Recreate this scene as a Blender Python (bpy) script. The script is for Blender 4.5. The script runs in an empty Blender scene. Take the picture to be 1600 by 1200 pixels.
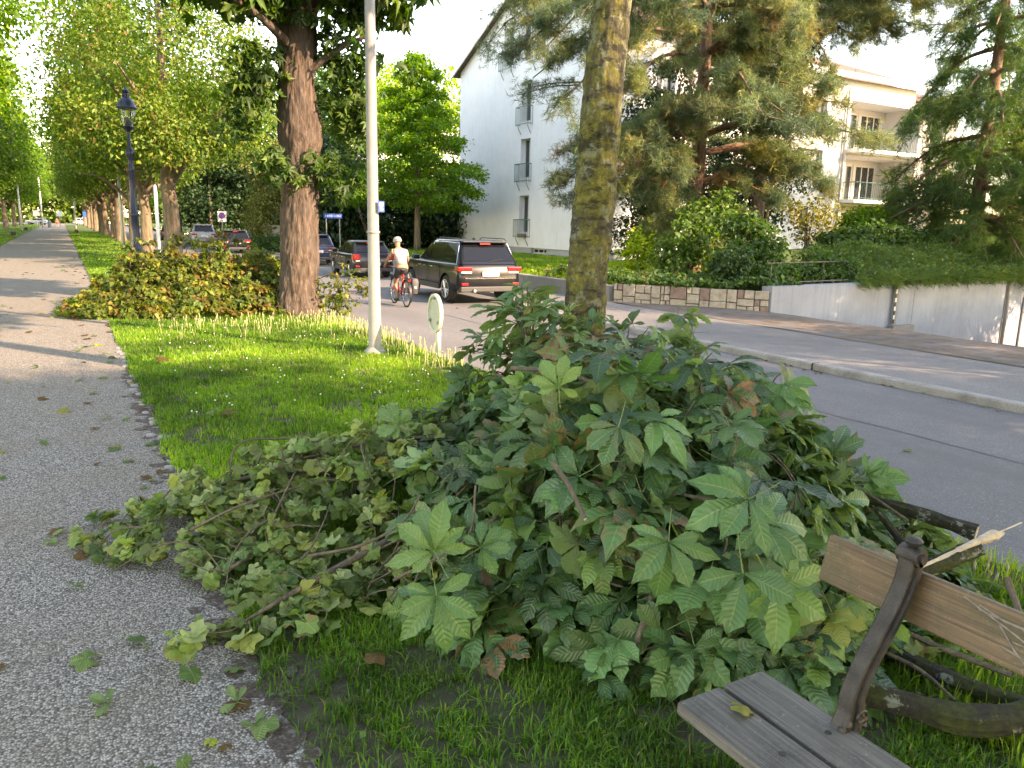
import bpy, math, random
import numpy as np
from mathutils import Matrix, Vector, noise
R_ = math.radians
S = 1.35                      # all shapes are authored at 1/S of real size and scaled at the end
sc = bpy.context.scene
# ------------------------------------------------------------------ camera
cam = bpy.data.cameras.new("camera"); co = bpy.data.objects.new("camera", cam); sc.collection.objects.link(co)
cam.lens = 27; cam.sensor_width = 36; cam.clip_end = 2000; cam.clip_start = 0.05
co.matrix_world = Matrix(((0.86702306, 0.08069727, -0.4916899, 0), (-0.49774013, 0.18568178, -0.84721724, 0),
                          (0.02292974, 0.97929068, 0.20115665, 1.6 * S), (0, 0, 0, 1)))
sc.camera = co
# ------------------------------------------------------------------ light
AZ, EL = 146.0, 27.0          # direction to the sun: azimuth from +Y towards +X, elevation
w = bpy.data.worlds.new("World"); sc.world = w; w.use_nodes = True
nt = w.node_tree; nt.nodes.clear()
sky = nt.nodes.new('ShaderNodeTexSky'); sky.sky_type = 'NISHITA'; sky.sun_disc = False
sky.sun_elevation = R_(EL); sky.sun_rotation = R_(AZ); sky.air_density = 1.0; sky.dust_density = 0.25; sky.ozone_density = 1.2
bg = nt.nodes.new('ShaderNodeBackground'); bg.inputs[1].default_value = 0.15
ow = nt.nodes.new('ShaderNodeOutputWorld'); nt.links.new(sky.outputs[0], bg.inputs[0]); nt.links.new(bg.outputs[0], ow.inputs[0])
sl = bpy.data.lights.new("sun", 'SUN'); sl.energy = 2.0; sl.angle = R_(0.55); sl.color = (1.0, 0.90, 0.78)
so = bpy.data.objects.new("sun", sl); sc.collection.objects.link(so)
tosun = Vector((math.sin(R_(AZ)) * math.cos(R_(EL)), math.cos(R_(AZ)) * math.cos(R_(EL)), math.sin(R_(EL))))
so.rotation_euler = (-tosun).to_track_quat('-Z', 'Y').to_euler(); so.location = (20, -20, 25)
sc.view_settings.view_transform = 'Standard'; sc.view_settings.look = 'None'; sc.view_settings.gamma = 1
sc.view_settings.exposure = 2.92; sc.view_settings.use_white_balance = True; sc.view_settings.white_balance_temperature = 10200; sc.view_settings.white_balance_tint = 22
cy = sc.cycles; cy.max_bounces = 6; cy.diffuse_bounces = 3; cy.glossy_bounces = 2; cy.transmission_bounces = 4
cy.transparent_max_bounces = 6; cy.caustics_reflective = False; cy.caustics_refractive = False

# ------------------------------------------------------------------ object helpers
def link(o): sc.collection.objects.link(o); return o
def props(o, label=None, cat=None, group=None, kind=None):
    if label: o['label'] = label
    if cat: o['category'] = cat
    if group: o['group'] = group
    if kind: o['kind'] = kind
    return o
def thing(name, label, cat, loc=(0, 0, 0), rotz=0, group=None):
    o = link(bpy.data.objects.new(name, None)); o.location = loc; o.rotation_euler = (0, 0, rotz); o.empty_display_size = .2
    return props(o, label, cat, group)
def top(o):
    while o.parent: o = o.parent
    return o
class MB:
    def __init__(s): s.V = []; s.F = []; s.n = 0
    def add(s, v, f):
        s.V.append(np.asarray(v, float).reshape(-1, 3)); k = s.n; s.F += [tuple(i + k for i in q) for q in f]; s.n += len(s.V[-1]); return s
    def box(s, a, b):
        (x0, y0, z0), (x1, y1, z1) = a, b
        return s.add([(x0, y0, z0), (x1, y0, z0), (x1, y1, z0), (x0, y1, z0), (x0, y0, z1), (x1, y0, z1), (x1, y1, z1), (x0, y1, z1)],
                     [(0, 3, 2, 1), (4, 5, 6, 7), (0, 1, 5, 4), (1, 2, 6, 5), (2, 3, 7, 6), (3, 0, 4, 7)])
    def prism(s, poly, axis, a, b):       # poly 2-D (counter-clockwise) swept along an axis
        n = len(poly); V = []
        for t in (a, b):
            for (u, v) in poly: V.append({'x': (t, u, v), 'y': (u, t, v), 'z': (u, v, t)}[axis])
        return s.add(V, [tuple(range(n))[::-1], tuple(range(n, 2 * n))] + [(i, (i + 1) % n, n + (i + 1) % n, n + i) for i in range(n)])
    def tube(s, pts, rad, n=8, cap=True, fn=None):
        v, f = tube(pts, rad, n, cap, fn); return s.add(v, f)
    def lathe(s, prof, c=(0, 0, 0), n=20, cap=True):
        V = []; F = []
        for (r, z) in prof:
            for i in range(n):
                a = 2 * math.pi * i / n; V.append((c[0] + r * math.cos(a), c[1] + r * math.sin(a), c[2] + z))
        for j in range(len(prof) - 1):
            for i in range(n): F.append((j * n + i, j * n + (i + 1) % n, (j + 1) * n + (i + 1) % n, (j + 1) * n + i))
        if cap: F.append(tuple(range(n))[::-1]); F.append(tuple((len(prof) - 1) * n + i for i in range(n)))
        return s.add(V, F)
    def wheel(s, c, r, w_, n=28, axis='x', prof=None, cap=True):
        m = MB(); m.lathe(cap=cap, prof=prof or [(r * .55, -w_ / 2), (r * .93, -w_ / 2), (r, -w_ * .32), (r, w_ * .32), (r * .93, w_ / 2), (r * .55, w_ / 2)], n=n)
        v = m.V[0]; v = v[:, [2, 0, 1]] if axis == 'x' else v[:, [0, 2, 1]]
        return s.add(v + np.array(c), m.F)
    def grid(s, P):                        # P[i][j] -> quads
        P = np.asarray(P, float); a, b = P.shape[:2]
        return s.add(P.reshape(-1, 3), [(i * b + j, i * b + j + 1, (i + 1) * b + j + 1, (i + 1) * b + j) for i in range(a - 1) for j in range(b - 1)])
    def xf(s, M):
        M = np.array(M)
        s.V = [v @ M[:3, :3].T + M[:3, 3] for v in s.V]; return s
    def scale(s, k): s.V = [v * k for v in s.V]; return s
    def verts(s): return np.concatenate(s.V) if s.V else np.zeros((0, 3))
def catmull(P, k):
    P = [np.array(p, float) for p in P]; P = [2 * P[0] - P[1]] + P + [2 * P[-1] - P[-2]]; out = []
    for i in range(1, len(P) - 2):
        for t in np.arange(0, 1, 1 / k):
            a, b, c, d = P[i - 1:i + 3]
            out.append(.5 * (2 * b + (c - a) * t + (2 * a - 5 * b + 4 * c - d) * t * t + (3 * b - a - 3 * c + d) * t ** 3))
    out.append(P[-2]); return out
def tube(pts, rad, n=8, cap=True, fn=None):
    P = np.array(pts, float)[:, :3]; m = len(P)
    rad = np.full(m, rad) if np.isscalar(rad) else np.array(rad, float)
    T = np.gradient(P, axis=0); T /= np.linalg.norm(T, axis=1)[:, None] + 1e-9
    u = np.cross(T[0], (0, 0, 1) if abs(T[0][2]) < .9 else (1, 0, 0)); u /= np.linalg.norm(u)
    V = []; ang = np.linspace(0, 2 * np.pi, n, endpoint=False)
    for i in range(m):
        u = u - T[i] * u.dot(T[i]); u /= np.linalg.norm(u) + 1e-9; v = np.cross(T[i], u)
        r = np.full(n, rad[i]) if fn is None else np.array([rad[i] * (1 + fn(a, i, P[i])) for a in ang])
        V.append(P[i] + r[:, None] * (np.cos(ang)[:, None] * u + np.sin(ang)[:, None] * v))
    F = [(i * n + j, i * n + (j + 1) % n, (i + 1) * n + (j + 1) % n, (i + 1) * n + j) for i in range(m - 1) for j in range(n)]
    if cap: F += [tuple(range(n))[::-1], tuple((m - 1) * n + j for j in range(n))]
    return np.concatenate(V), F
def mkmesh(name, V, F, mat, smooth=False, attrs=None):
    me = bpy.data.meshes.new(name)
    if isinstance(F, np.ndarray):
        V = np.asarray(V, np.float32); nf = len(F); k = F.shape[1]
        me.vertices.add(len(V)); me.vertices.foreach_set('co', V.ravel())
        me.loops.add(nf * k); me.loops.foreach_set('vertex_index', F.astype(np.int32).ravel())
        me.polygons.add(nf); me.polygons.foreach_set('loop_start', np.arange(0, nf * k, k, dtype=np.int32)); me.update(calc_edges=True)
    else:
        me.from_pydata([tuple(v) for v in V], [], F); me.update()
    if smooth: me.polygons.foreach_set('use_smooth', np.ones(len(me.polygons), bool))
    for an, (ty, data) in (attrs or {}).items():
        at = me.attributes.new(an, ty, 'POINT'); at.data.foreach_set('color' if ty == 'FLOAT_COLOR' else 'vector', np.asarray(data, np.float32).ravel())
    me.materials.append(mat); return me
def part(name, mb, mat, parent=None, label=None, smooth=False, local=False, bevel=0, kind=None):
    V = mb.verts().copy()
    if parent is not None and not local: V -= np.array(top(parent).location)
    o = link(bpy.data.objects.new(name, mkmesh(name, V, mb.F, mat, smooth))); o.parent = parent
    if smooth == 'auto': o.data.polygons.foreach_set('use_smooth', np.ones(len(o.data.polygons), bool)); o.data.set_sharp_from_angle(angle=R_(38))
    if bevel:
        b = o.modifiers.new('bevel', 'BEVEL'); b.width = bevel; b.segments = 2; b.limit_method = 'ANGLE'
    return props(o, label, kind=kind)
def single(name, mb, mat, label, cat, loc=(0, 0, 0), group=None, kind=None, smooth=False, bevel=0):
    V = mb.verts() - np.array(loc)
    o = link(bpy.data.objects.new(name, mkmesh(name, V, mb.F, mat, smooth))); o.location = loc
    if smooth == 'auto': o.data.set_sharp_from_angle(angle=R_(38))
    if bevel:
        b = o.modifiers.new('bevel', 'BEVEL'); b.width = bevel; b.segments = 2; b.limit_method = 'ANGLE'
    return props(o, label, cat, group, kind)
def copytree(o, loc, rotz=0, scale=1.0, label=None):
    c = o.copy(); link(c); c.location = loc; c.rotation_euler = (0, 0, rotz); c.scale = (scale,) * 3
    if label: c['label'] = label
    for ch in list(o.children):
        d = ch.copy(); link(d); d.parent = c
        for g in list(ch.children): e = g.copy(); link(e); e.parent = d
    return c
def fbm(x, y, z, o=4): return noise.fractal(Vector((x, y, z)), 1.0, 2.0, o)

# ------------------------------------------------------------------ materials
class NG:
    def __init__(s, name):
        s.m = bpy.data.materials.new(name); s.m.use_nodes = True; s.t = s.m.node_tree; s.t.nodes.clear()
        s.out = s.n('ShaderNodeOutputMaterial'); s.tc = s.n('ShaderNodeTexCoord'); s.co = s.tc.outputs['Object']
        s.geo = s.n('ShaderNodeNewGeometry')
    def n(s, t): return s.t.nodes.new(t)
    def l(s, a, b): s.t.links.new(a, b)
    def set(s, sock, v):
        if hasattr(v, 'is_output') or hasattr(v, 'links'): s.l(v, sock)
        else: sock.default_value = (tuple(v) + (1,)) if isinstance(v, (tuple, list)) and len(v) == 3 and sock.type == 'RGBA' else v
    def map(s, sc_=(1, 1, 1), rot=(0, 0, 0), src=None):
        n = s.n('ShaderNodeMapping'); s.l(src or s.co, n.inputs[0]); n.inputs[3].default_value = sc_; n.inputs[2].default_value = rot; return n.outputs[0]
    def noise(s, scale, detail=4, rough=.6, vec=None, dist=0, col=False):
        n = s.n('ShaderNodeTexNoise'); s.l(vec or s.co, n.inputs['Vector']); n.inputs['Scale'].default_value = scale
        n.inputs['Detail'].default_value = detail; n.inputs['Roughness'].default_value = rough; n.inputs['Distortion'].default_value = dist; return n.outputs[1 if col else 0]
    def vor(s, scale, feat='F1', vec=None, out='Distance', rnd=1):
        n = s.n('ShaderNodeTexVoronoi'); n.feature = feat; s.l(vec or s.co, n.inputs['Vector']); n.inputs['Scale'].default_value = scale
        n.inputs['Randomness'].default_value = rnd; return n.outputs[out]
    def ramp(s, v, stops, interp='LINEAR'):
        n = s.n('ShaderNodeValToRGB'); s.l(v, n.inputs[0]); n.color_ramp.interpolation = interp; e = n.color_ramp.elements
        while len(e) < len(stops): e.new(.5)
        for q, (p, c) in zip(e, stops): q.position = p; q.color = (c, c, c, 1) if isinstance(c, (int, float)) else (*c, 1)
        return n.outputs[0]
    def mix(s, f, a, b, mode='MIX'):
        n = s.n('ShaderNodeMix'); n.data_type = 'RGBA'; n.blend_type = mode; s.set(n.inputs[0], f); s.set(n.inputs[6], a); s.set(n.inputs[7], b); return n.outputs[2]
    def math(s, op, a, b=0., c=None):
        n = s.n('ShaderNodeMath'); n.operation = op; s.set(n.inputs[0], a); s.set(n.inputs[1], b)
        if c is not None: s.set(n.inputs[2], c)
        return n.outputs[0]
    def bump(s, h, d=.01, st=1.0, prev=None):
        n = s.n('ShaderNodeBump'); s.l(h, n.inputs['Height']); n.inputs['Distance'].default_value = d; n.inputs['Strength'].default_value = st
        if prev: s.l(prev, n.inputs['Normal'])
        return n.outputs[0]
    def attr(s, name, out='Color'):
        n = s.n('ShaderNodeAttribute'); n.attribute_name = name; return n.outputs[out]
    def sep(s, v):
        n = s.n('ShaderNodeSeparateXYZ'); s.l(v, n.inputs[0]); return n.outputs
    def bsdf(s, col, rough=.8, nor=None, **kw):
        b = s.n('ShaderNodeBsdfPrincipled'); s.set(b.inputs['Base Color'], col); s.set(b.inputs['Roughness'], rough)
        if nor: s.l(nor, b.inputs['Normal'])
        for k, v in kw.items(): s.set(b.inputs[k.replace('_', ' ')], v)
        return b.outputs[0]
    def end(s, sh): s.l(sh, s.out.inputs[0]); return s.m
def plain(name, col, rough=.5, var=.15, scale=6, bump=0, **kw):
    g = NG(name); n = g.noise(scale, 5); c = g.mix(g.ramp(n, [(.3, 0), (.7, 1)]), tuple(x * (1 - var) for x in col), tuple(min(1, x * (1 + var)) for x in col))
    return g.end(g.bsdf(c, rough, g.bump(g.noise(scale * 12, 4), bump) if bump else None, **kw))
def leafmat(name, cols, under=None, trans=.35, rough=.5, veins=False, brown=(.16, .07, .03), spec=.35):
    """tint.r picks the hue between cols, tint.g brightness, tint.b amount of browning"""
    g = NG(name); t = g.n('ShaderNodeSeparateColor'); g.l(g.attr('tint'), t.inputs[0]); r, gr, b = t.outputs
    c = g.ramp(r, [(i / (len(cols) - 1), x) for i, x in enumerate(cols)])
    nor = None
    if veins:
        x, y, z = g.sep(g.attr('lp', 'Vector')); ax = g.math('ABSOLUTE', x)
        rib = g.math('LESS_THAN', ax, .055)
        ph = g.math('FRACT', g.math('SUBTRACT', g.math('MULTIPLY', y, 12.), g.math('MULTIPLY', ax, 1.6)))
        sv = g.math('LESS_THAN', g.math('ABSOLUTE', g.math('SUBTRACT', ph, .5)), .07)
        c = g.mix(g.math('MULTIPLY', sv, .22), c, g.mix(.5, c, (.2, .26, .1))); c = g.mix(g.math('MULTIPLY', rib, .6), c, (.2, .26, .09))
        nor = g.bump(g.math('ABSOLUTE', g.math('SUBTRACT', ph, .5)), .006, .8)
        nb = g.noise(14, 3); m = g.math('MULTIPLY', g.ramp(g.math('ADD', nb, g.math('MULTIPLY', g.math('ADD', ax, y), .12)), [(.60, 0), (.68, 1)]), b)
        c = g.mix(m, c, g.mix(g.noise(40), brown, (.3, .17, .08)))
    else: c = g.mix(b, c, brown)
    if under: c = g.mix(g.geo.outputs['Backfacing'], c, g.mix(.7, c, under))
    v = g.math('MULTIPLY_ADD', gr, .9, .55); h = g.n('ShaderNodeHueSaturation'); g.l(c, h.inputs['Color']); g.l(v, h.inputs['Value']); c = h.outputs[0]
    p = g.bsdf(c, rough, nor, Specular_IOR_Level=spec)
    tr = g.n('ShaderNodeBsdfTranslucent'); g.l(g.mix(.6, c, (1.0, 1.0, .35), 'MULTIPLY'), tr.inputs[0]); ms = g.n('ShaderNodeMixShader'); ms.inputs[0].default_value = trans
    hh = g.n('ShaderNodeHueSaturation'); g.l(g.mix(.4, c, (.9, 1.0, .3), 'MULTIPLY'), hh.inputs['Color']); hh.inputs['Value'].default_value = 2.2; hh.inputs['Saturation'].default_value = 1.1
    g.l(hh.outputs[0], tr.inputs[0]); g.l(p, ms.inputs[1]); g.l(tr.outputs[0], ms.inputs[2]); return g.end(ms.outputs[0])
M = {}
M['chestnut'] = leafmat('chestnut_leaf', [(.036, .105, .042), (.062, .16, .048), (.13, .23, .055)], under=(.19, .27, .11), trans=.22, rough=.42, veins=True, spec=.5)
M['olive'] = leafmat('olive_leaf', [(.075, .155, .045), (.15, .235, .06), (.29, .32, .09)], under=(.27, .33, .15), trans=.25, rough=.5, veins=True)
M['golden'] = leafmat('golden_leaf', [(.06, .11, .022), (.125, .165, .03), (.225, .22, .045)], trans=.35, brown=(.24, .12, .04))
M['avenue'] = leafmat('avenue_leaf', [(.055, .13, .025), (.11, .19, .035), (.21, .25, .05)], trans=.4, brown=(.2, .10, .04))
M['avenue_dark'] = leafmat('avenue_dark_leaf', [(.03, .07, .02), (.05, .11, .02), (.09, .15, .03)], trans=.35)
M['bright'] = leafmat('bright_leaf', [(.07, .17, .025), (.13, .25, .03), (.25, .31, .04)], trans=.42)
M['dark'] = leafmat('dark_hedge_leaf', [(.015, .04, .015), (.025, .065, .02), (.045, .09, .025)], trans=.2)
M['hedge'] = leafmat('hedge_leaf', [(.03, .08, .02), (.06, .13, .03), (.11, .18, .04)], trans=.3)
M['pine'] = leafmat('pine_needle', [(.08, .13, .075), (.16, .20, .085), (.30, .27, .10)], trans=.25, brown=(.26, .12, .05))
M['larch'] = leafmat('larch_needle', [(.05, .11, .03), (.10, .18, .045), (.18, .24, .06)], trans=.3)
M['yew'] = leafmat('yew_leaf', [(.07, .10, .03), (.15, .17, .045), (.25, .23, .06)], trans=.25)
M['grassblade'] = leafmat('grass_blade', [(.055, .14, .025), (.11, .23, .03), (.21, .29, .05)], trans=.5, rough=.5, brown=(.24, .19, .09))
M['stalk'] = plain('pale_stalk', (.34, .34, .17), .8)
def gravel():
    g = NG('gravel'); big = g.noise(1.1, 5, .6); wv = g.noise(60, 2, vec=g.co)
    v = g.vor(92, out='Color'); vs = g.n('ShaderNodeSeparateColor'); g.l(v, vs.inputs[0]); d = g.vor(92)
    c = g.ramp(vs.outputs[0], [(0, (.09, .08, .068)), (.3, (.21, .193, .17)), (.65, (.38, .352, .31)), (1, (.58, .54, .48))])
    c = g.mix(g.ramp(d, [(.3, 0), (.75, .75)]), c, (.03, .028, .025))
    c = g.mix(g.ramp(big, [(.35, 0), (.75, .45)]), c, (.20, .155, .11)); sp = g.ramp(g.noise(9, 6, .75), [(.60, 0), (.72, .5)]); c = g.mix(sp, c, (.09, .06, .045))
    h = g.math('SUBTRACT', 1, d); return g.end(g.bsdf(c, .9, g.bump(h, .008, .9, g.bump(big, .04, .4))))
M['gravel'] = gravel()
def asphalt(name, base, warm=0.):
    g = NG(name); n = g.noise(170, 3, .7); v = g.vor(150, out='Color'); vs = g.n('ShaderNodeSeparateColor'); g.l(v, vs.inputs[0])
    c = g.ramp(vs.outputs[0], [(0, tuple(x * .55 for x in base)), (.6, base), (.93, tuple(x * 1.3 for x in base)), (1, tuple(x * 2.4 for x in base))])
    big = g.noise(.7, 6, .6, vec=g.map((1, .22, 1))); c = g.mix(g.ramp(big, [(.35, 0), (.68, .8)]), c, tuple(x * .66 for x in base), 'MIX'); c = g.mix(g.ramp(g.noise(2.1, 7, .75), [(.5, 0), (.7, .35)]), c, tuple(x * 1.25 for x in base))
    st = g.ramp(g.noise(4, 5, .7), [(.66, 0), (.78, .3)]); c = g.mix(st, c, (.05, .045, .04))
    return g.end(g.bsdf(c, .82, g.bump(n, .004, .6)))
M['road'] = asphalt('road_asphalt', (.178, .172, .170)); M['walk'] = asphalt('sidewalk_asphalt', (.19, .182, .176))
def apron():
    g = NG('driveway_litter'); c = g.ramp(g.noise(3.5, 7, .7), [(.3, (.06, .05, .045)), (.5, (.13, .10, .08)), (.72, (.19, .15, .11))])
    f = g.ramp(g.vor(55), [(.15, 1), (.4, 0)]); c = g.mix(g.math('MULTIPLY', f, .6), c, (.24, .17, .10)); c = g.mix(g.ramp(g.noise(1.6, 3), [(.45, .0), (.62, .6)]), c, (.15, .147, .15))
    return g.end(g.bsdf(c, .9, g.bump(g.noise(40, 5, .8), .02, .8)))
M['apron'] = apron()
def soil():
    g = NG('soil'); c = g.ramp(g.noise(6, 8, .75), [(.3, (.06, .05, .034)), (.5, (.10, .085, .055)), (.7, (.16, .115, .08))])
    big = g.ramp(g.noise(.9, 4), [(.42, 0), (.6, 1)]); c = g.mix(g.math('MULTIPLY', big, .6), c, (.05, .08, .02))
    return g.end(g.bsdf(c, .95, g.bump(g.noise(45, 6, .8), .03, .9)))
M['soil'] = soil()
def litter():
    g = NG('bark_litter'); c = g.ramp(g.vor(60, out='Distance'), [(.1, (.16, .10, .075)), (.5, (.10, .075, .06)), (.9, (.05, .04, .035))])
    c = g.mix(g.ramp(g.noise(30, 4), [(.55, 0), (.62, .8)]), c, (.24, .23, .21)); return g.end(g.bsdf(c, .95, g.bump(g.noise(60, 5, .8), .02)))
M['litter'] = litter()
def turf():
    g = NG('turf'); c = g.ramp(g.noise(2.2, 7, .7), [(.3, (.04, .085, .015)), (.5, (.085, .15, .02)), (.7, (.16, .19, .04))])
    c = g.mix(g.ramp(g.noise(120, 3, .8), [(.4, 0), (.6, .5)]), c, (.02, .05, .01)); return g.end(g.bsdf(c, .95, g.bump(g.noise(90, 5, .9), .05)))
M['turf'] = turf()
def barkA():
    g = NG('mossy_bark'); vec = g.map((1, 1, .38)); n = g.noise(9, 8, .72, vec=vec); v = g.vor(24, vec=g.map((1, 1, .5)))
    c = g.ramp(n, [(.3, (.022, .019, .014)), (.5, (.065, .057, .04)), (.68, (.12, .11, .08))])
    x, y, z = g.sep(g.geo.outputs['Normal'])
    m = g.ramp(g.noise(3.2, 6, .7, vec=g.map((1, 1, .6))), [(.42, 0), (.55, 1)]); c = g.mix(g.math('MULTIPLY', m, .85), c, g.ramp(g.noise(14, 6, .75), [(.32, (.045, .052, .008)), (.52, (.15, .145, .02)), (.7, (.29, .26, .05))]))
    li = g.ramp(g.noise(5.5, 7, .75), [(.53, 0), (.58, 1)]); c = g.mix(g.math('MULTIPLY', li, .85), c, (.19, .21, .13))
    dk = g.ramp(g.noise(5, 5, .7, vec=g.map((1, 1, 2.2), (0, 0, 0))), [(.40, 1), (.49, 0)]); c = g.mix(g.math('MULTIPLY', dk, .85), c, (.016, .017, .010))
    return g.end(g.bsdf(c, .95, g.bump(g.math('SUBTRACT', n, g.math('MULTIPLY', v, .5)), .03, 1.0, g.bump(g.noise(60, 4, .8), .008))))
M['barkA'] = barkA()
def bark(name, dark, mid, lt, sc_=7, zs=.16, bd=.04):
    g = NG(name); vec = g.map((1, 1, zs)); n = g.noise(sc_, 8, .7, vec=vec, dist=.6); n2 = g.noise(2, 4)
    c = g.ramp(n, [(.33, dark), (.5, mid), (.68, lt)]); c = g.mix(g.ramp(n2, [(.45, 0), (.65, .5)]), c, tuple(a * .6 + .05 for a in mid))
    return g.end(g.bsdf(c, .93, g.bump(n, bd, 1.0, g.bump(g.noise(50, 4, .8), .006))))
M['barkB'] = bark('brown_furrowed_bark', (.025, .016, .012), (.095, .066, .05), (.20, .145, .11), 16, .2, .06)
M['bark'] = bark('avenue_bark', (.06, .045, .03), (.19, .14, .095), (.33, .25, .17))
M['pinebark'] = bark('pine_bark', (.06, .03, .02), (.20, .11, .07), (.36, .22, .15))
M['twig'] = bark('twig_bark', (.045, .035, .025), (.11, .085, .055), (.2, .16, .11), 22, .4, .004)
def logm():
    g = NG('lichen_log_bark'); n = g.noise(16, 7, .75); c = g.ramp(n, [(.3, (.018, .016, .012)), (.55, (.05, .045, .028)), (.75, (.10, .09, .055))])
    mo = g.ramp(g.noise(5, 5, .7), [(.45, 0), (.58, 1)]); c = g.mix(g.math('MULTIPLY', mo, .8), c, g.ramp(g.noise(35, 4), [(.35, (.04, .055, .008)), (.65, (.11, .13, .02))]))
    li = g.ramp(g.noise(8.5, 6, .72), [(.58, 0), (.62, 1)]); c = g.mix(li, c, (.32, .35, .27)); return g.end(g.bsdf(c, .95, g.bump(g.noise(26, 7, .85), .05, 1.0)))
M['log'] = logm()
M['cutwood'] = plain('fresh_cut_wood', (.55, .45, .33), .8, .25, 25, .003)
def wood(name, a, b, c_, grain=(1, 60, 60)):
    g = NG(name); v = g.map((26, .55, 26)); n = g.noise(3.5, 8, .7, vec=v, dist=.25); c = g.ramp(n, [(.3, a), (.5, b), (.72, c_)])
    st = g.ramp(g.noise(7, 6, .75), [(.5, 0), (.72, .6)]); c = g.mix(st, c, tuple(x * .45 for x in a)); sp = g.ramp(g.noise(30, 6, .85), [(.60, 0), (.65, .7)]); c = g.mix(sp, c, (.34, .32, .28))
    return g.end(g.bsdf(c, .68, g.bump(n, .006, .9)))
M['seatwood'] = wood('weathered_grey_wood', (.05, .045, .038), (.12, .11, .095), (.22, .205, .18))
def backwood():
    g = NG('brown_varnished_wood'); v = g.map((26, .55, 26)); n = g.noise(3.5, 8, .7, vec=v, dist=.25); c = g.ramp(n, [(.3, (.055, .034, .018)), (.5, (.13, .080, .04)), (.72, (.215, .14, .075))])
    gr = g.ramp(g.noise(6, 6, .75), [(.48, 0), (.66, .65)]); c = g.mix(gr, c, (.05, .055, .02)); sp = g.ramp(g.noise(45, 6, .85), [(.60, 0), (.66, .6)]); c = g.mix(sp, c, (.3, .26, .2))
    return g.end(g.bsdf(c, .55, g.bump(n, .005, .8)))
M['backwood'] = backwood()
M['iron'] = plain('dark_cast_iron', (.06, .054, .048), .45, .35, 14, .004, Metallic=.55)
def plaster(name, col, stain=.35):
    g = NG(name); n = g.noise(.9, 6, .7); c = g.mix(g.math('MULTIPLY', g.ramp(n, [(.4, 0), (.75, 1)]), stain), col, tuple(x * .68 for x in col))
    s2 = g.noise(3, 5, .7, vec=g.map((2.2, 2.2, .12))); c = g.mix(g.math('MULTIPLY', g.ramp(s2, [(.5, 0), (.8, 1)]), stain), c, tuple(x * .6 for x in col))
    return g.end(g.bsdf(c, .85, g.bump(g.noise(70, 4, .7), .006, .6)))
M['plaster'] = plaster('white_plaster', (.80, .80, .80), .3); M['plaster2'] = plaster('cream_plaster', (.60, .58, .54), .25)
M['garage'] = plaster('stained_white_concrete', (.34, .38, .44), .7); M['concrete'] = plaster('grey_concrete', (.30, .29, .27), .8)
M['plinth'] = plaster('plinth_concrete', (.45, .45, .45), .5); M['beige'] = plaster('beige_render', (.55, .50, .43), .2)
def kerb():
    g = NG('kerb_granite'); c = g.ramp(g.noise(60, 4, .8), [(.3, (.19, .185, .175)), (.7, (.40, .385, .36))]); c = g.mix(g.ramp(g.noise(2.5, 5), [(.45, 0), (.7, .6)]), c, (.10, .09, .075))
    return g.end(g.bsdf(c, .85, g.bump(g.noise(50, 4), .006)))
M['kerb'] = kerb()
def stonem(name, a, b):
    g = NG(name); c = g.ramp(g.noise(7, 7, .75), [(.3, a), (.7, b)]); c = g.mix(g.ramp(g.noise(3, 4), [(.5, 0), (.7, .4)]), c, tuple(x * .4 for x in a)); return g.end(g.bsdf(c, .9, g.bump(g.noise(22, 6, .8), .025)))
M['stone_pale'] = stonem('pale_sandstone', (.34, .28, .22), (.56, .49, .40)); M['stone_pink'] = stonem('pink_sandstone', (.21, .14, .12), (.36, .25, .21)); M['mortar'] = plain('mortar', (.17, .155, .13), .95, .4)
def tiles():
    g = NG('brown_roof_tiles'); x, y, z = g.sep(g.co); a = g.math('FRACT', g.math('MULTIPLY', z, 5.5)); c = g.ramp(g.noise(4, 6, .7), [(.3, (.10, .055, .04)), (.7, (.25, .15, .11))]); c = g.mix(g.ramp(a, [(0, .7), (.2, 0)]), c, (.03, .02, .018))
    return g.end(g.bsdf(c, .9, g.bump(a, .04)))
M['tiles'] = tiles()
M['white'] = plain('white_paint', (.74, .74, .72), .5, .05); M['frame'] = plain('window_frame_white', (.62, .60, .56), .5, .05)
M['railgreen'] = plain('green_painted_rail', (.06, .15, .12), .4, .1); M['curtain'] = plain('curtain', (.45, .42, .36), .9, .3, 9); M['orange'] = plain('orange_curtain', (.5, .22, .06), .9)
M['pane'] = plain('window_pane', (.03, .035, .04), .08, .1, Specular_IOR_Level=.8)
M['polegrey'] = plain('galvanised_pole_paint', (.30, .29, .275), .5, .12, 5, .001)
M['lampblue'] = plain('dark_blue_lamp_paint', (.018, .028, .065), .35, .2)
M['blue'] = plain('blue_sign', (.02, .10, .42), .4, .05); M['red'] = plain('red_sign', (.55, .03, .04), .4, .05); M['black'] = plain('black_plastic', (.015, .015, .017), .45, .1)
M['signback'] = plain('weathered_sign_back', (.42, .45, .36), .6, .15, 12); M['signrim'] = plain('sign_rim', (.55, .56, .46), .5, .1)
M['rubber'] = plain('tyre_rubber', (.02, .02, .02), .85, .2); M['alloy'] = plain('alloy', (.55, .56, .57), .28, .1, Metallic=.9)
def paint(name, c, r=.3): return plain(name, c, r, .05, 2, Coat_Weight=.35, Coat_Roughness=.05, Specular_IOR_Level=.35)
M['carblack'] = paint('metallic_black_paint', (.006, .007, .010)); M['cardark'] = paint('dark_grey_paint', (.010, .011, .014)); M['carsilver'] = paint('silver_paint', (.34, .35, .37)); M['carblue'] = paint('dark_blue_paint', (.02, .03, .07)); M['carwhite'] = paint('white_car_paint', (.75, .76, .77))
M['glass'] = plain('tinted_car_glass', (.008, .009, .011), .08, .1, Specular_IOR_Level=.35)
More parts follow.
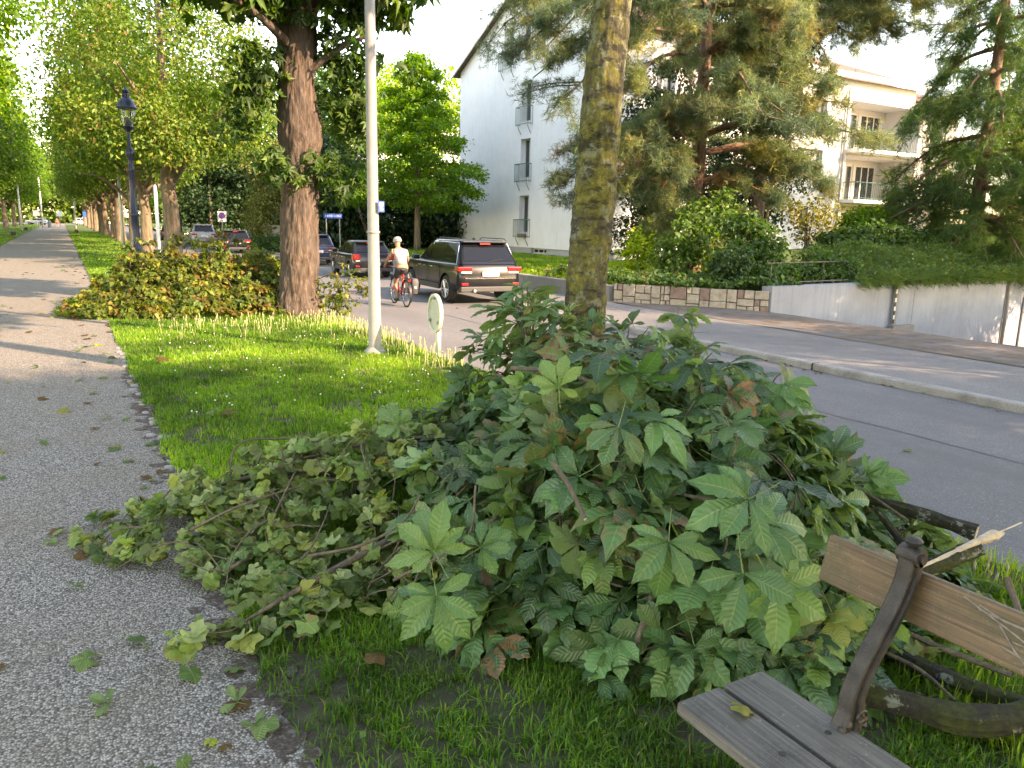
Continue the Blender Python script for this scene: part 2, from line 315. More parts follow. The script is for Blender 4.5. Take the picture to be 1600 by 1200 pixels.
M['taillight'] = plain('red_tail_lens', (.38, .008, .010), .15, .1, 9, Coat_Weight=1.0); M['clearlens'] = plain('clear_lens', (.6, .6, .6), .15)
M['chrome'] = plain('chrome', (.7, .7, .72), .12, .02, Metallic=1.0); M['plate'] = plain('number_plate_white', (.75, .75, .74), .4, .03)
M['bumperdark'] = plain('dark_bumper_plastic', (.05, .05, .05), .6, .1)
M['skin'] = plain('tanned_skin', (.42, .22, .14), .6, .12, 9); M['shirt'] = plain('pale_jersey', (.42, .36, .34), .85, .12, 7); M['shorts'] = plain('dark_shorts', (.03, .028, .03), .9, .2)
M['bikered'] = plain('red_bike_frame', (.42, .02, .02), .3, .05, Coat_Weight=1.0); M['redshirt'] = plain('rust_shirt', (.3, .05, .03), .9)
def lampglass():
    g = NG('lantern_glass'); t = g.n('ShaderNodeBsdfTransparent'); t.inputs[0].default_value = (.93, .96, .92, 1); gl = g.n('ShaderNodeBsdfGlossy'); gl.inputs['Roughness'].default_value = .08
    m = g.n('ShaderNodeMixShader'); m.inputs[0].default_value = .16; g.l(t.outputs[0], m.inputs[1]); g.l(gl.outputs[0], m.inputs[2]); return g.end(m.outputs[0])
M['lampglass'] = lampglass()
M['pink'] = plain('pink_flower', (.6, .12, .1), .8); M['fruit'] = plain('small_green_fruit', (.3, .33, .1), .6); M['redwood'] = plain('weathered_rail_wood', (.16, .14, .12), .9, .3, 10)

# ------------------------------------------------------------------ foliage
rng = np.random.default_rng(7); random.seed(7)
def unit(a): return a / (np.linalg.norm(a, axis=-1, keepdims=True) + 1e-9)
def frames(nrm, fwd):
    n = unit(nrm); f = unit(fwd - n * (fwd * n).sum(-1, keepdims=True)); x = np.cross(f, n); return np.stack([x, f, n], -1)
def leaflet(L=1., wd=.2, rows=11, droop=.25, fold=.25, pleat=.012, serr=.10, ang=0., down=0., seed=0):
    ts = np.linspace(0, 1, rows + 1); W = np.interp(ts, [0, .12, .25, .4, .55, .68, .8, .91, 1], [.03, .15, .30, .56, .87, 1, .9, .5, .0]) * wd * L
    r = np.random.default_rng(seed); V = []; U = []; F = []; sway = r.normal(0, .05)
    for i, (t, w_) in enumerate(zip(ts, W)):
        w2 = w_ * (1 + (serr if i % 2 else -serr))
        for k, u in enumerate((-1, -.5, 0, .5, 1)):
            x = u * w2 + sway * t * t * L; z = -droop * t * t * L + fold * abs(u) * w_ + (pleat * L if (i % 2) and abs(u) == .5 else 0) - (.03 * L if abs(u) == 1 and i % 2 else 0)
            V.append((x, t * L, z)); U.append((u, t, seed % 7))
    for i in range(rows):
        for k in range(4):
            a = i * 5 + k; F += [(a, a + 1, a + 6), (a, a + 6, a + 5)]
    V = np.array(V); c, s = math.cos(down), math.sin(down); V = V @ np.array([[1, 0, 0], [0, c, s], [0, -s, c]]).T @ np.eye(3)
    V[:, 2] *= 1; c, s = math.cos(ang), math.sin(ang); V = V @ np.array([[c, s, 0], [-s, c, 0], [0, 0, 1]])
    return V, F, np.array(U)
def join(parts):
    V = []; F = []; U = []; k = 0
    for v, f, u in parts: V.append(v); U.append(u); F += [tuple(i + k for i in q) for q in f]; k += len(v)
    return np.concatenate(V), np.array(F), np.concatenate(U)
def chestnut_proto(seed, n=7, rows=11, wilt=0.):
    r = np.random.default_rng(seed); A = np.linspace(-1.9, 1.9, n) if n > 5 else np.linspace(-1.35, 1.35, n); P = []
    for i, a in enumerate(A):
        k = 1 - .42 * abs(a) / 1.9 + r.normal(0, .05)
        P.append(leaflet(k, .235 + r.normal(0, .02), rows, .20 + abs(r.normal(0, .22)) + wilt * r.uniform(.2, 1.), .18 + r.normal(0, .14) + wilt * r.uniform(0, .7), .012, .10, a + r.normal(0, .16), -r.uniform(0, .5) - wilt * r.uniform(0, .8), seed * 9 + i))
    pet = tube([(.05, -.62, .16), (.02, -.3, .04), (0, .02, 0)], [.010, .010, .014], 4, False); f = [(q[0], q[1], q[2]) for q in pet[1]] + [(q[0], q[2], q[3]) for q in pet[1]]
    P.append((pet[0], f, np.tile([0, .5, 0], (len(pet[0]), 1)))); return join(P)
def maple_proto(seed, lobes=5):
    r = np.random.default_rng(seed); n = 22; a = np.linspace(-2.75, 2.75, n); rad = .42 + .2 * np.abs(np.cos(a * lobes / 2 / 1.1)) ** .8 * (1 - .3 * np.abs(a) / 2.75) + r.normal(0, .02, n)
    cur = r.uniform(.1, .7); side = r.normal(0, .35); V = [(0, .0, 0)]; U = [(0, 0, 0)]
    for s in (.5, 1):
        for k in range(n):
            x, y = math.sin(a[k]) * rad[k] * s, .4 * 0 + math.cos(a[k]) * rad[k] * s
            V.append((x, y + .12 * 0, -cur * (x * x + y * y) * .9 + side * x * y + .05 * math.sin(a[k] * 5) * s)); U.append((x * 1.6, abs(y), 0))
    F = [(0, 1 + k, 2 + k) for k in range(n - 1)]
    for k in range(n - 1): F += [(1 + k, 1 + n + k, 2 + n + k), (1 + k, 2 + n + k, 2 + k)]
    F = [(q[0], q[2], q[1]) for q in F]
    pet = tube([(0, -.75, .08), (0, -.3, .03), (0, 0, 0)], [.014, .012, .012], 3, False); f = [(q[0], q[1], q[2]) for q in pet[1]] + [(q[0], q[2], q[3]) for q in pet[1]]
    return join([(np.array(V), F, np.array(U)), (pet[0], f, np.tile([0, .5, 0], (len(pet[0]), 1)))])
def simple_leaf(w_=.3, fold=.15, droop=.2):
    V = np.array([(0, 0, 0), (-w_, .5, fold), (0, .5, 0 - droop * .2), (w_, .5, fold), (0, 1, -droop)]); F = np.array([(0, 2, 1), (0, 3, 2), (1, 2, 4), (2, 3, 4)])
    U = V * [1 / w_, 1, 0]; return V, F, U
def simple_compound(n=5, w_=.2, seed=0):
    P = []; r = np.random.default_rng(seed)
    for a in np.linspace(-1.5, 1.5, n):
        v, f, u = simple_leaf(w_, .1, .35 + r.uniform(-.1, .4)); k = 1 - .3 * abs(a); c, s = math.cos(a), math.sin(a); P.append(((v * k) @ np.array([[c, s, 0], [-s, c, 0], [0, 0, 1]]), f, u))
    return join(P)
def tuft(n=14, seed=0, spread=1.0, w_=.022):
    r = np.random.default_rng(seed); V = []; F = []
    for i in range(n):
        d = unit(np.array([r.normal(0, spread), 1.0, r.normal(0, spread)])); L = r.uniform(.6, 1.1); b = np.array([0, r.uniform(-.6, .5), 0]); s = unit(np.cross(d, r.normal(0, 1, 3))) * w_ * 1.45
        k = len(V); V += [b - s, b + s, b + d * L]; F.append((k, k + 1, k + 2))
    t = len(V); V += [(-.015, -1, 0), (.015, -1, 0), (0, .5, .0)]; F.append((t, t + 1, t + 2))
    V = np.array(V); return V, np.array(F), V * 0 + [1, 0, 0]
PR = {'chestnut': [chestnut_proto(i, n, wilt=wl) for i, (n, wl) in enumerate(((7, 0), (5, 0), (7, .5), (5, .9), (6, .2), (7, 0), (5, .4), (6, 1.1), (5, .1), (7, .7)))], 'maple': [maple_proto(i) for i in range(8)],
      'simple': [simple_leaf(.3), simple_leaf(.36, .05, .4), simple_leaf(.25, .2, .1)], 'compound': [simple_compound(5, .2, i) for i in range(5)],
      'tuft': [tuft(14, i) for i in range(6)], 'hang': [tuft(12, 40 + i, .35, .018) for i in range(6)], 'oval': [simple_leaf(.42, .1, .25), simple_leaf(.38, .0, .5)],
      'round': [maple_proto(20 + i, 3) for i in range(4)]}
def foliage(name, proto, P, fwd, nrm, size, tint, mat, parent=None, **kw):
    prs = PR[proto]; N = len(P); Rm = frames(nrm, fwd); pick = rng.integers(0, len(prs), N); VV = []; FF = []; TT = []; UU = []; k = 0
    size = np.broadcast_to(size, (N,)); org = np.array(top(parent).location) if parent is not None else np.array(kw.get('loc', (0, 0, 0)))
    for i, (v, f, u) in enumerate(prs):
        s = np.where(pick == i)[0]
        if not len(s): continue
        W_ = np.einsum('nij,vj->nvi', Rm[s], v) * size[s][:, None, None] + P[s][:, None, :] - org; m = len(v)
        VV.append(W_.reshape(-1, 3)); FF.append((f[None] + (np.arange(len(s)) * m)[:, None, None] + k).reshape(-1, 3)); k += m * len(s)
        TT.append(np.repeat(np.c_[tint[s], np.ones(len(s))], m, 0)); UU.append(np.tile(u, (len(s), 1)))
    me = mkmesh(name, np.concatenate(VV), np.concatenate(FF), mat, False, {'tint': ('FLOAT_COLOR', np.concatenate(TT)), 'lp': ('FLOAT_VECTOR', np.concatenate(UU))})
    if kw.get('smooth'): me.polygons.foreach_set('use_smooth', np.ones(len(me.polygons), bool))
    o = link(bpy.data.objects.new(name, me)); o.parent = parent
    if parent is None: o.location = org
    return o
def blobs_pts(blobs, n, per, spread, shell=.5, gap=None, gs=.6, flat=1.):
    """cluster centres in ellipsoids, leaves scattered round each cluster; returns points, outward dirs, cluster ids"""
    vol = np.array([b[3] * b[4] * b[5] for b in blobs]) ** .75; cnt = np.maximum(1, (n * vol / vol.sum()).astype(int)); C = []; O = []
    for b, c in zip(blobs, cnt):
        d = unit(rng.normal(0, 1, (c * 3, 3))); r = rng.random(c * 3) ** (1 / (1 + 2.5 * shell * 2)); p = d * r[:, None] * np.array(b[3:6]) + np.array(b[:3])
        if gap is not None: keep = np.array([noise.noise(Vector(q * gs)) > gap for q in p]); p = p[keep]; d = d[keep]
        C.append(p[:c]); O.append(d[:c])
    C = np.concatenate(C); O = np.concatenate(O); m = len(C); ids = np.repeat(np.arange(m), per)
    P = C[ids] + rng.normal(0, 1, (m * per, 3)) * spread * np.array([1, 1, flat]); return P, O[ids], ids
def mk_tint(ids, hue=(.4, .25), br=(.5, .18), brown=.0, jit=.12):
    m = ids.max() + 1; h = rng.normal(hue[0], hue[1], m)[ids] + rng.normal(0, jit, len(ids)); b = rng.normal(br[0], br[1], m)[ids] + rng.normal(0, jit, len(ids))
    bn = (rng.random(m) < brown)[ids] * rng.random(len(ids)); return np.clip(np.c_[h, b, bn], 0, 1)
def crown(name, blobs, n, per, spread, size, mat, parent, proto='simple', hue=(.4, .25), br=(.5, .18), brown=.0, gap=-.1, gs=.6, droop=.5, up=.7, flat=.6, shell=.5):
    P, O, ids = blobs_pts(blobs, n, per, spread, shell, gap, gs, flat); N = len(P)
    nrm = np.array([0, 0, up]) + O * .45 + rng.normal(0, .55, (N, 3)); fwd = O * .4 + rng.normal(0, .8, (N, 3)) + np.array([0, 0, -droop])
    return foliage(name, proto, P, fwd, nrm, size * rng.uniform(.7, 1.25, N), mk_tint(ids, hue, br, brown), mat, parent)
def trunk_fn(amp, ka, kz, seed, flare=0.):
    def fn(a, i, p):
        x, y, z = math.cos(a) * ka, math.sin(a) * ka, (p[2] + (.8 * (p[0] + p[1]) if kz > 7.5 else 0)) * kz + seed
        return amp * (abs(noise.noise(Vector((x * 2.2, y * 2.2, z)))) * 1.6 + .5 * noise.noise(Vector((x * 5, y * 5, z * 2.5)))) + .07 * noise.noise(Vector((x * .4, y * .4, p[2] * .8 + seed))) + flare * math.exp(-max(p[2], 0) / .14) * (.6 + .5 * noise.noise(Vector((x * .7, y * .7, seed))))
    return fn
def tree(name, label, cat, x, y, z0, h, r, cz, blobs, n, per, spread, size, mat, group=None, barkm='bark', lean=(0, 0), limbs=5, seed=1, nseg=14, **kw):
    t = thing(name, label, cat, (x, y, z0), 0, group); rr = random.Random(seed)
    pts = catmull([(x, y, z0 - .1), (x + lean[0] * .3, y + lean[1] * .3, z0 + cz * .6), (x + lean[0] * .7 + rr.uniform(-.1, .1), y + lean[1] * .7, z0 + cz), (x + lean[0], y + lean[1], z0 + h * .8)], 7)
    R = np.interp([p[2] for p in pts], [z0 - .1, z0 + .25, z0 + cz, z0 + h * .8], [r * 1.35, r, r * .75, r * .15])
    tm = MB(); tm.tube(pts, R, nseg, True, trunk_fn(.12, 1.2, 1.2, seed))
    part('trunk', tm, M[barkm], t, smooth=True)
    for k in range(limbs):
        lb = MB(); a = 2 * math.pi * (k + rr.random() * .6) / limbs; hz = cz * rr.uniform(.75, 1.25); L = h * rr.uniform(.22, .36); c = np.array([x + lean[0] * .6, y + lean[1] * .6, z0 + hz])
        e = c + np.array([math.cos(a) * L, math.sin(a) * L, h * rr.uniform(.12, .35)]); mid = (c + e) / 2 + np.array([0, 0, h * .04])
        lb.tube(catmull([c, mid, e], 5), np.linspace(r * .45, r * .08, 11), 7); part('limb', lb, M[barkm], t, smooth=True)
    crown('crown', [(x + b[0], y + b[1], z0 + b[2], *b[3:]) for b in blobs], n, per, spread, size, mat, t, **kw); return t

# ------------------------------------------------------------------ the setting
def struct(name, mb, mat, **k): return single(name, mb, mat, None, None, kind='structure', **k)
def sheet(x0, x1, y0, y1, z, ragged=(0, 0), step=.12):
    ys = np.unique(np.concatenate([np.arange(max(y0, -4), min(y1, 30), step), np.linspace(y0, y1, 60)])); m = MB()
    P = [[(x0 + ragged[0] * fbm(y * 1.1, x0, 3) + ragged[0] * .5 * fbm(y * 6, x0, 1), y, z), (x1 + ragged[1] * fbm(y * 1.1, x1, 3) + ragged[1] * .5 * fbm(y * 6, x1, 1), y, z)] for y in ys]
    return m.grid(np.array(P)[:, ::-1])
struct('ground', MB().grid([[(-500, -400, -.004), (-500, 600, -.004)], [(9.95, -400, -.004), (9.95, 600, -.004)]][::-1]), M['soil'])
def edge_near(y): return .50 + .05 * fbm(y * 1.1, .5, 3) + .03 * fbm(y * 6, .5, 1) + (0 if y > 1.7 else 0)
struct('gravel_path', sheet(-2.85, .50, -30, 172, .003, (.12, .10)), M['gravel'])
struct('lawn', sheet(.42, 3.98, -30, 172, .000, (.02, .0)), M['soil']); struct('lawn_far', sheet(.55, 3.9, 9, 172, .006, (.05, .02)), M['turf'])
struct('lawn_left', sheet(-60, -2.8, -30, 172, .006, (0, .12)), M['turf'])
# small bare gravel area beside the bench
m = MB(); ang = np.linspace(0, 2 * np.pi, 40, endpoint=False)
m.add([(1.25 + (.42 + .07 * fbm(math.cos(a) * 2, math.sin(a) * 2, 5)) * math.cos(a), 1.25 + .28 * math.sin(a) * (1 + .25 * fbm(math.sin(a) * 2, a, 0)), .008) for a in ang], [tuple(range(40))])
struct('bench_ground', m, M['gravel'])
m = MB()
for k in range(210):
    y = rng.uniform(1.6, 9); x = .5 + rng.normal(.0, .045); r = rng.uniform(.01, .055); a0 = rng.random() * 6
    m.add([(x + r * (1 + .4 * math.sin(3 * a + a0)) * math.cos(a), y + r * 1.3 * (1 + .4 * math.cos(2 * a + a0)) * math.sin(a), .0045 + k * .00001) for a in np.linspace(0, 6.283, 10, endpoint=False)], [tuple(range(10))])
props(single('bark_litter', m, M['litter'], 'reddish brown bark crumbs along the gravel path edge', 'litter'), kind='stuff')
def kx(y): return float(np.interp(y, [-30, 3.6, 7.3, 12.4, 13.6, 15, 36, 60, 172], [7.6, 7.6, 7.62, 7.6, 7.85, 8.5, 8.8, 9.6, 13]))
ysr = np.concatenate([np.arange(-30, 13, 2.), np.arange(13, 16, .2), np.arange(16, 174, 4.)])
struct('road', MB().grid([[(kx(y), y, .001), (3.93, y, .001)] for y in ysr]), M['road'])
# far carriageway seen beyond the end of the path
struct('cross_street', MB().grid([[(60, 172, .004), (60, 190, .004)], [(-60, 172, .004), (-60, 190, .004)]]), M['road'])
for i, (k0, y0, y1) in enumerate([(0, -8, 3.), (0, 3.02, 6.), (0, 6.02, 9.), (0, 9.02, 12.), (0, 12.02, 14.2), (0, 14.22, 17), (0, 17.02, 26), (0, 26.02, 60)]):
    m = MB(); yy = np.linspace(y0, y1, 10)
    for sec in [[(0, 0), (0, .07), (.015, .085), (.14, .085), (.14, 0)]]:
        m.grid([[(kx(y) + a, y, b) for a, b in sec] for y in yy])
    struct('kerb', m, M['kerb'])
def sidew(y): return 9.98
struct('sidewalk', MB().grid([[(10.2, y, .075), (kx(y) + .13, y, .075)] for y in ysr]), M['walk'])
struct('sidewalk_crack', MB().grid([[(9.93 + .01 * fbm(y * 3, 0, 0), y, .079), (9.89 + .01 * fbm(y * 3, 1, 0), y, .079)] for y in np.arange(-5, 13, .2)]), M['soil'])
m = MB(); ys_ = np.arange(-6, 13.5, .15)
m.grid([[(5.9 + .04 * fbm(y * 1.5, 0, 2), y, .0035), (5.885 + .04 * fbm(y * 1.5, 0, 2) - .01 * abs(fbm(y * 5, 2, 0)), y, .0035)] for y in ys_]); struct('road_seam', m, M['black'])
def ybound(x):
    return 13.1 - (x - 10.2) * 1.32 if x < 12.05 else 10.65 + .0776 * (min(x, 40) - 12.05)
def zdrive(x, y):
    f = min(1, max(0, (y - .3 * x) / 2.)); f = f * f * (3 - 2 * f); return .079 - 1.58 * min(1, max(0, x - 11.8) / 11.8) * f
xs = np.concatenate([[9.93], np.arange(10.2, 24, .6), np.arange(24, 80, 7.)])
struct('driveway', MB().grid([[(x, y, zdrive(x, y) + .02 * fbm(x, y, 0)) for y in np.concatenate([[-400, -60], np.linspace(-20, ybound(x) + .2, 40)])][::-1] for x in xs]), M['apron'], smooth=True)
def zg(x): return .36 + .05 * max(0, min(x, 60) - 19)
xs = np.concatenate([np.arange(10.3, 12, .3), np.arange(12, 40, 1.), [60, 120, 400]])
struct('garden_ground', MB().grid([[(x, y, zg(x) + .05 * fbm(x * .5, y * .5, 2) - (.06 if j == 0 else 0)) for j, y in enumerate(np.concatenate([ybound(x) + .05 + np.linspace(0, 30, 40), [80, 200, 600]]))][::-1] for x in xs]), M['turf'], smooth=True)

# ------------------------------------------------------------------ walls
def wallbar(p0, p1, z0a, z0b, zt, th, m):
    a, b = np.array(p0, float), np.array(p1, float); d = unit(b - a); n_ = np.array([-d[1], d[0]]) * th
    q = [a, b, b + n_, a + n_]; V = [(q[0][0], q[0][1], z0a), (q[1][0], q[1][1], z0b), (q[2][0], q[2][1], z0b), (q[3][0], q[3][1], z0a)] + [(k[0], k[1], zt) for k in q]
    return m.add(V, [(0, 3, 2, 1), (4, 5, 6, 7), (0, 1, 5, 4), (1, 2, 6, 5), (2, 3, 7, 6), (3, 0, 4, 7)])
t = thing('low_concrete_wall', 'low grey weathered concrete wall along the pavement behind the mossy trunk', 'wall', (10.1, 16, 0))
yy = 13.35
for L in (1.6, 2.0, 2.1, 2.2, 2.4, 2.4, 3.0):
    part('wall_panel', wallbar((10.1, yy), (10.1, yy + L - .015), 0, 0, .40, -.22, MB()), M['concrete'], t, bevel=.008); yy += L
# coursed stone wall
A0, A1 = np.array([10.12, 13.2]), np.array([12.0, 10.64]); D = unit(A1 - A0); Lw = np.linalg.norm(A1 - A0); Nw = np.array([D[1], -D[0]]) * -1
Nf = np.array([-.806, -.592])
t = thing('stone_wall', 'low wall of pale and pink sandstone blocks below the ivy bank', 'wall', (11.05, 11.9, 0))
core = MB(); q = [A0 - Nf * .05, A1 - Nf * .05, A1 - Nf * .35, A0 - Nf * .35]; core.add([(*p, 0) for p in q] + [(*p, .43) for p in q], [(0, 3, 2, 1), (4, 5, 6, 7), (0, 1, 5, 4), (1, 2, 6, 5), (2, 3, 7, 6), (3, 0, 4, 7)])
part('mortar_core', core, M['mortar'], t)
rs = random.Random(3); pale = MB(); pink = MB()
def block(mb, s0, s1, z0, z1, pr):
    g = .008; q = [A0 + D * (s0 + g) + Nf * pr, A0 + D * (s1 - g) + Nf * pr, A0 + D * (s1 - g) - Nf * .1, A0 + D * (s0 + g) - Nf * .1]
    V = [(*(p + np.array([rs.uniform(-.010, .010)] * 2)), z0 + g + rs.uniform(-.004, .006)) for p in q] + [(*(p + np.array([rs.uniform(-.006, .006)] * 2)), z1 - g + rs.uniform(-.006, .006)) for p in q]
    mb.add(V, [(0, 3, 2, 1), (4, 5, 6, 7), (0, 1, 5, 4), (1, 2, 6, 5), (2, 3, 7, 6), (3, 0, 4, 7)])
s = 0.
while s < Lw - .05:
    bw = min(rs.choice([.2, .27, .34]), Lw - s); rows = rs.choice([(.0, .15, .28, .46), (.0, .12, .32, .46), (0, .2, .46), (0, .14, .28, .46)])
    for z0, z1 in zip(rows, rows[1:]):
        cut = rs.choice([0, .4, .6]) if z1 - z0 < .2 else 0
        for a, b in ([(s, s + bw)] if not cut else [(s, s + bw * cut), (s + bw * cut, s + bw)]): block(pink if rs.random() < .15 else pale, a, b, z0, z1, rs.uniform(.0, .03))
    s += bw
part('pale_stones', pale, M['stone_pale'], t, bevel=.01, label='pale cream sandstone blocks'); part('pink_stones', pink, M['stone_pink'], t, bevel=.01, label='reddish sandstone blocks')
# garage ramp wall
B0, B1 = np.array([12.05, 10.62]), np.array([23.6, 11.53]); dB = unit(B1 - B0); nB = np.array([dB[1], -dB[0]])
t = thing('garage_ramp_wall', 'long stained white concrete wall along the garage ramp', 'wall', (17, 11, -.8))
def seg(u0, u1, off=0, zt=.55, th=.25): return wallbar(B0 + dB * u0 - nB * off, B0 + dB * u1 - nB * off, -1.9, -1.9, zt, th, MB())
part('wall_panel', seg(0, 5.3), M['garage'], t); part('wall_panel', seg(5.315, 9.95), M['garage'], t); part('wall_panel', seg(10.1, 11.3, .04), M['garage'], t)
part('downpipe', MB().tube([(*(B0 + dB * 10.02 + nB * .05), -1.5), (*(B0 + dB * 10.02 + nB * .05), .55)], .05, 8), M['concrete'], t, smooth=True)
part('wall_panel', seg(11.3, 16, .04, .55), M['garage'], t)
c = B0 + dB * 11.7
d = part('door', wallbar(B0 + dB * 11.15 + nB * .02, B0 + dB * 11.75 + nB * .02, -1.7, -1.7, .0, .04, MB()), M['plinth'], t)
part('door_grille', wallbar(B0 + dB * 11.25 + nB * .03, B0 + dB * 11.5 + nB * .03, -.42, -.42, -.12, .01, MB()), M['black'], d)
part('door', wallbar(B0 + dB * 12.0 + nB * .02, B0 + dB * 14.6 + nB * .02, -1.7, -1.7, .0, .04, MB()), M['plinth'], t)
# striped post with its bracket on the ramp wall
p = B0 + dB * 4.38 + nB * .05; t = thing('striped_post', 'black and white striped post standing against the white ramp wall', 'post', (p[0], p[1], -.45))
zb, zt_ = -.42, .50; part('post_body', MB().box((p[0] - .045, p[1] - .05, zb), (p[0] + .075, p[1] + .0, zt_)), M['concrete'], t)
for k in range(9): part('stripe', MB().box((p[0] - .06, p[1] - .062, zb + .03 + k * .098), (p[0] - .01, p[1] - .052, zb + .03 + (k + 1) * .098)), M['white' if k % 2 else 'black'], t, label='white stripe' if k % 2 else 'black stripe')
part('bracket', MB().tube([(p[0] + .02, p[1] - .03, zt_), (p[0] + .12, p[1] - .05, zt_ + .05)], .025, 6), M['concrete'], t)
part('foot_block', MB().box((p[0] - .1, p[1] - .12, -.62), (p[0] + .7, p[1] + .02, -.44)), M['concrete'], t)
# old timber rail on the bank
t = thing('timber_rail', 'short thin weathered timber rail at the left end of the ramp wall', 'fence', (17, 11.3, .5))
part('rail', MB().tube([(12.4, 11.15, .98), (14, 11.3, .99), (15.4, 11.42, 1.0)], .012, 6), M['redwood'], t)
for x in (12.6, 14.4): part('post', MB().tube([(x, 11.17 + (x - 12.4) * .085, .4), (x, 11.17 + (x - 12.4) * .085, .98)], .014, 6), M['redwood'], t)
part('lower_rail', MB().tube([(12.3, 10.9, .60), (15, 11.12, .61)], .012, 6), M['redwood'], t)

# ------------------------------------------------------------------ houses
def clip(poly, a, b, c):                      # keep a*u+b*v+c>=0
    out = []
    for i in range(len(poly)):
        p, q = poly[i], poly[(i + 1) % len(poly)]; dp, dq = a * p[0] + b * p[1] + c, a * q[0] + b * q[1] + c
        if dp >= 0: out.append(p)
        if dp * dq < 0: k = dp / (dp - dq); out.append((p[0] + k * (q[0] - p[0]), p[1] + k * (q[1] - p[1])))
    return out
def wallface(mb, f, u0, u1, v0, v1, ops, depth, planes=()):
    """f(u,v,d)->point, d = distance behind the face; ops = list of (u0,u1,v0,v1) openings"""
    us = sorted({u0, u1, *[o[0] for o in ops], *[o[1] for o in ops]}); vs = sorted({v0, v1, *[o[2] for o in ops], *[o[3] for o in ops]})
    for a, b in zip(us, us[1:]):
        for c, d in zip(vs, vs[1:]):
            if any(o[0] <= a and b <= o[1] and o[2] <= c and d <= o[3] for o in ops): continue
            p = [(a, c), (b, c), (b, d), (a, d)]
            for pl in planes: p = clip(p, *pl) if p else p
            if len(p) > 2: mb.add([f(u, v, 0) for u, v in p], [tuple(range(len(p)))])
    for (a, b, c, d) in ops:
        for q in ([(a, c), (a, d)], [(b, d), (b, c)], [(a, d), (b, d)], [(b, c), (a, c)]):
            mb.add([f(*q[0], 0), f(*q[1], 0), f(*q[1], depth), f(*q[0], depth)], [(0, 1, 2, 3)])
def window(parent, f, o, d, bars=1, curtain='curtain', name='window', fr=.06):
    a, b, c, e = o; m = MB()
    def bar(u0, u1, v0, v1, d0, d1):
        P = [f(u, v, dd) for dd in (d0, d1) for v in (v0, v1) for u in (u0, u1)]; m.add(P, [(0, 1, 3, 2), (4, 6, 7, 5), (0, 4, 5, 1), (2, 3, 7, 6), (0, 2, 6, 4), (1, 5, 7, 3)])
    for q in ((a, a + fr, c, e), (b - fr, b, c, e), (a + fr, b - fr, c, c + fr), (a + fr, b - fr, e - fr, e)): bar(*q, d - .05, d)
    for k in range(bars): u = a + (b - a) * (k + 1) / (bars + 1); bar(u - .03, u + .03, c + fr, e - fr, d - .05, d)
    w_ = part(name, m, M['frame'], parent); g = MB(); g.add([f(a, c, d - .02), f(b, c, d - .02), f(b, e, d - .02), f(a, e, d - .02)], [(0, 1, 2, 3)]); part('pane', g, M['pane'], w_)
    if curtain:
        g = MB(); u1 = a + (b - a) * .42; n = 10; g.grid([[f(a + fr + (u1 - a - fr) * i / n, v, d - .012 - .004 * (i % 2) - .002 * 0) for v in (c + fr, e - fr)] for i in range(n + 1)]); part('curtain', g, M[curtain], w_)
    return w_
def railing(parent, P, z0, z1, name='balcony_railing', step=.11, mat='railgreen'):
    m = MB(); P = [np.array(p, float) for p in P]
    for a, b in zip(P, P[1:]):
        L = np.linalg.norm(b - a); n = max(2, int(L / step))
        for z, r in ((z1, .022), (z0 + .06, .014)): m.tube([(*a, z), (*b, z)], r, 5)
        for k in range(n + 1): p = a + (b - a) * k / n; m.tube([(*p, z0), (*p, z1)], .014 if k in (0, n) else .009, 4)
    return part(name, m, M[mat], parent)
XG = 18.3; Y0, Y1 = 24.8, 37.5; YR = 31.15; ZE, ZR = 9.2, 12.1
t = thing('gabled_house', 'tall white gabled apartment house with narrow green balcony rails behind the ginkgo and pine', 'house', (24, 31, .35))
fW = lambda u, v, d: (XG + d, u, v)
ow_ = [(30.4, 31.25, 1.3, 2.98), (30.4, 31.25, 3.75, 5.45), (30.4, 31.25, 6.2, 7.9), (29.35, 30.1, 8.75, 10.4), (30.4, 31.5, 8.75, 10.55), (32.0, 32.95, 8.75, 10.4), (32.5, 33.2, .45, .72), (28.9, 30.2, .42, .66), (25.6, 26.9, .42, .66)]
m = MB(); sl_ = (ZR - ZE) / (YR - Y0)
wallface(m, lambda u, v, d: fW(u, v, d)[:3], Y0, Y1, .95 - .28, 13, ow_[:6], .3, [(sl_, -1, ZE - sl_ * Y0), (-(ZR - ZE) / (Y1 - YR), -1, ZE + (ZR - ZE) / (Y1 - YR) * Y1)])
fS = lambda u, v, d: (u, Y0 + d, v)
os_ = [(20.6, 21.6, 1.5, 2.9), (20.6, 21.6, 4.0, 5.4), (20.6, 21.6, 6.4, 7.7), (23.6, 24.8, 1.5, 2.9), (23.6, 24.8, 4.0, 5.4), (23.6, 24.8, 6.4, 7.7)]
wallface(m, fS, XG, 26.6, .67, ZE, os_, .3)
m.add([(26.6, Y0, .3), (26.6, Y1, .3), (26.6, Y1, ZE), (26.6, Y0, ZE)], [(0, 1, 2, 3)]); m.add([(XG, Y1, .3), (XG, Y1, ZE), (26.6, Y1, ZE), (26.6, Y1, .3)], [(0, 1, 2, 3)])
m.add([(26.6, Y0, ZE), (26.6, Y1, ZE), (26.6, YR, ZR)], [(0, 1, 2)])
part('wall', m, M['plaster'], t)
m = MB(); wallface(m, lambda u, v, d: (XG + .06 + d, u, v), Y0 + .06, Y1, .1, .67, ow_[6:], .2); m.add([(XG + .06, Y0 + .06, .1), (26.6, Y0 + .06, .1), (26.6, Y0 + .06, .67), (XG + .06, Y0 + .06, .67)], [(0, 1, 2, 3)]); m.box((XG, Y0, .66), (XG + .06, Y1, .669))
part('plinth', m, M['plinth'], t); part('downpipe', MB().tube([(XG - .06, Y0 + .35, .4), (XG - .06, Y0 + .35, 9.2)], .05, 8), M['concrete'], t, smooth=True)
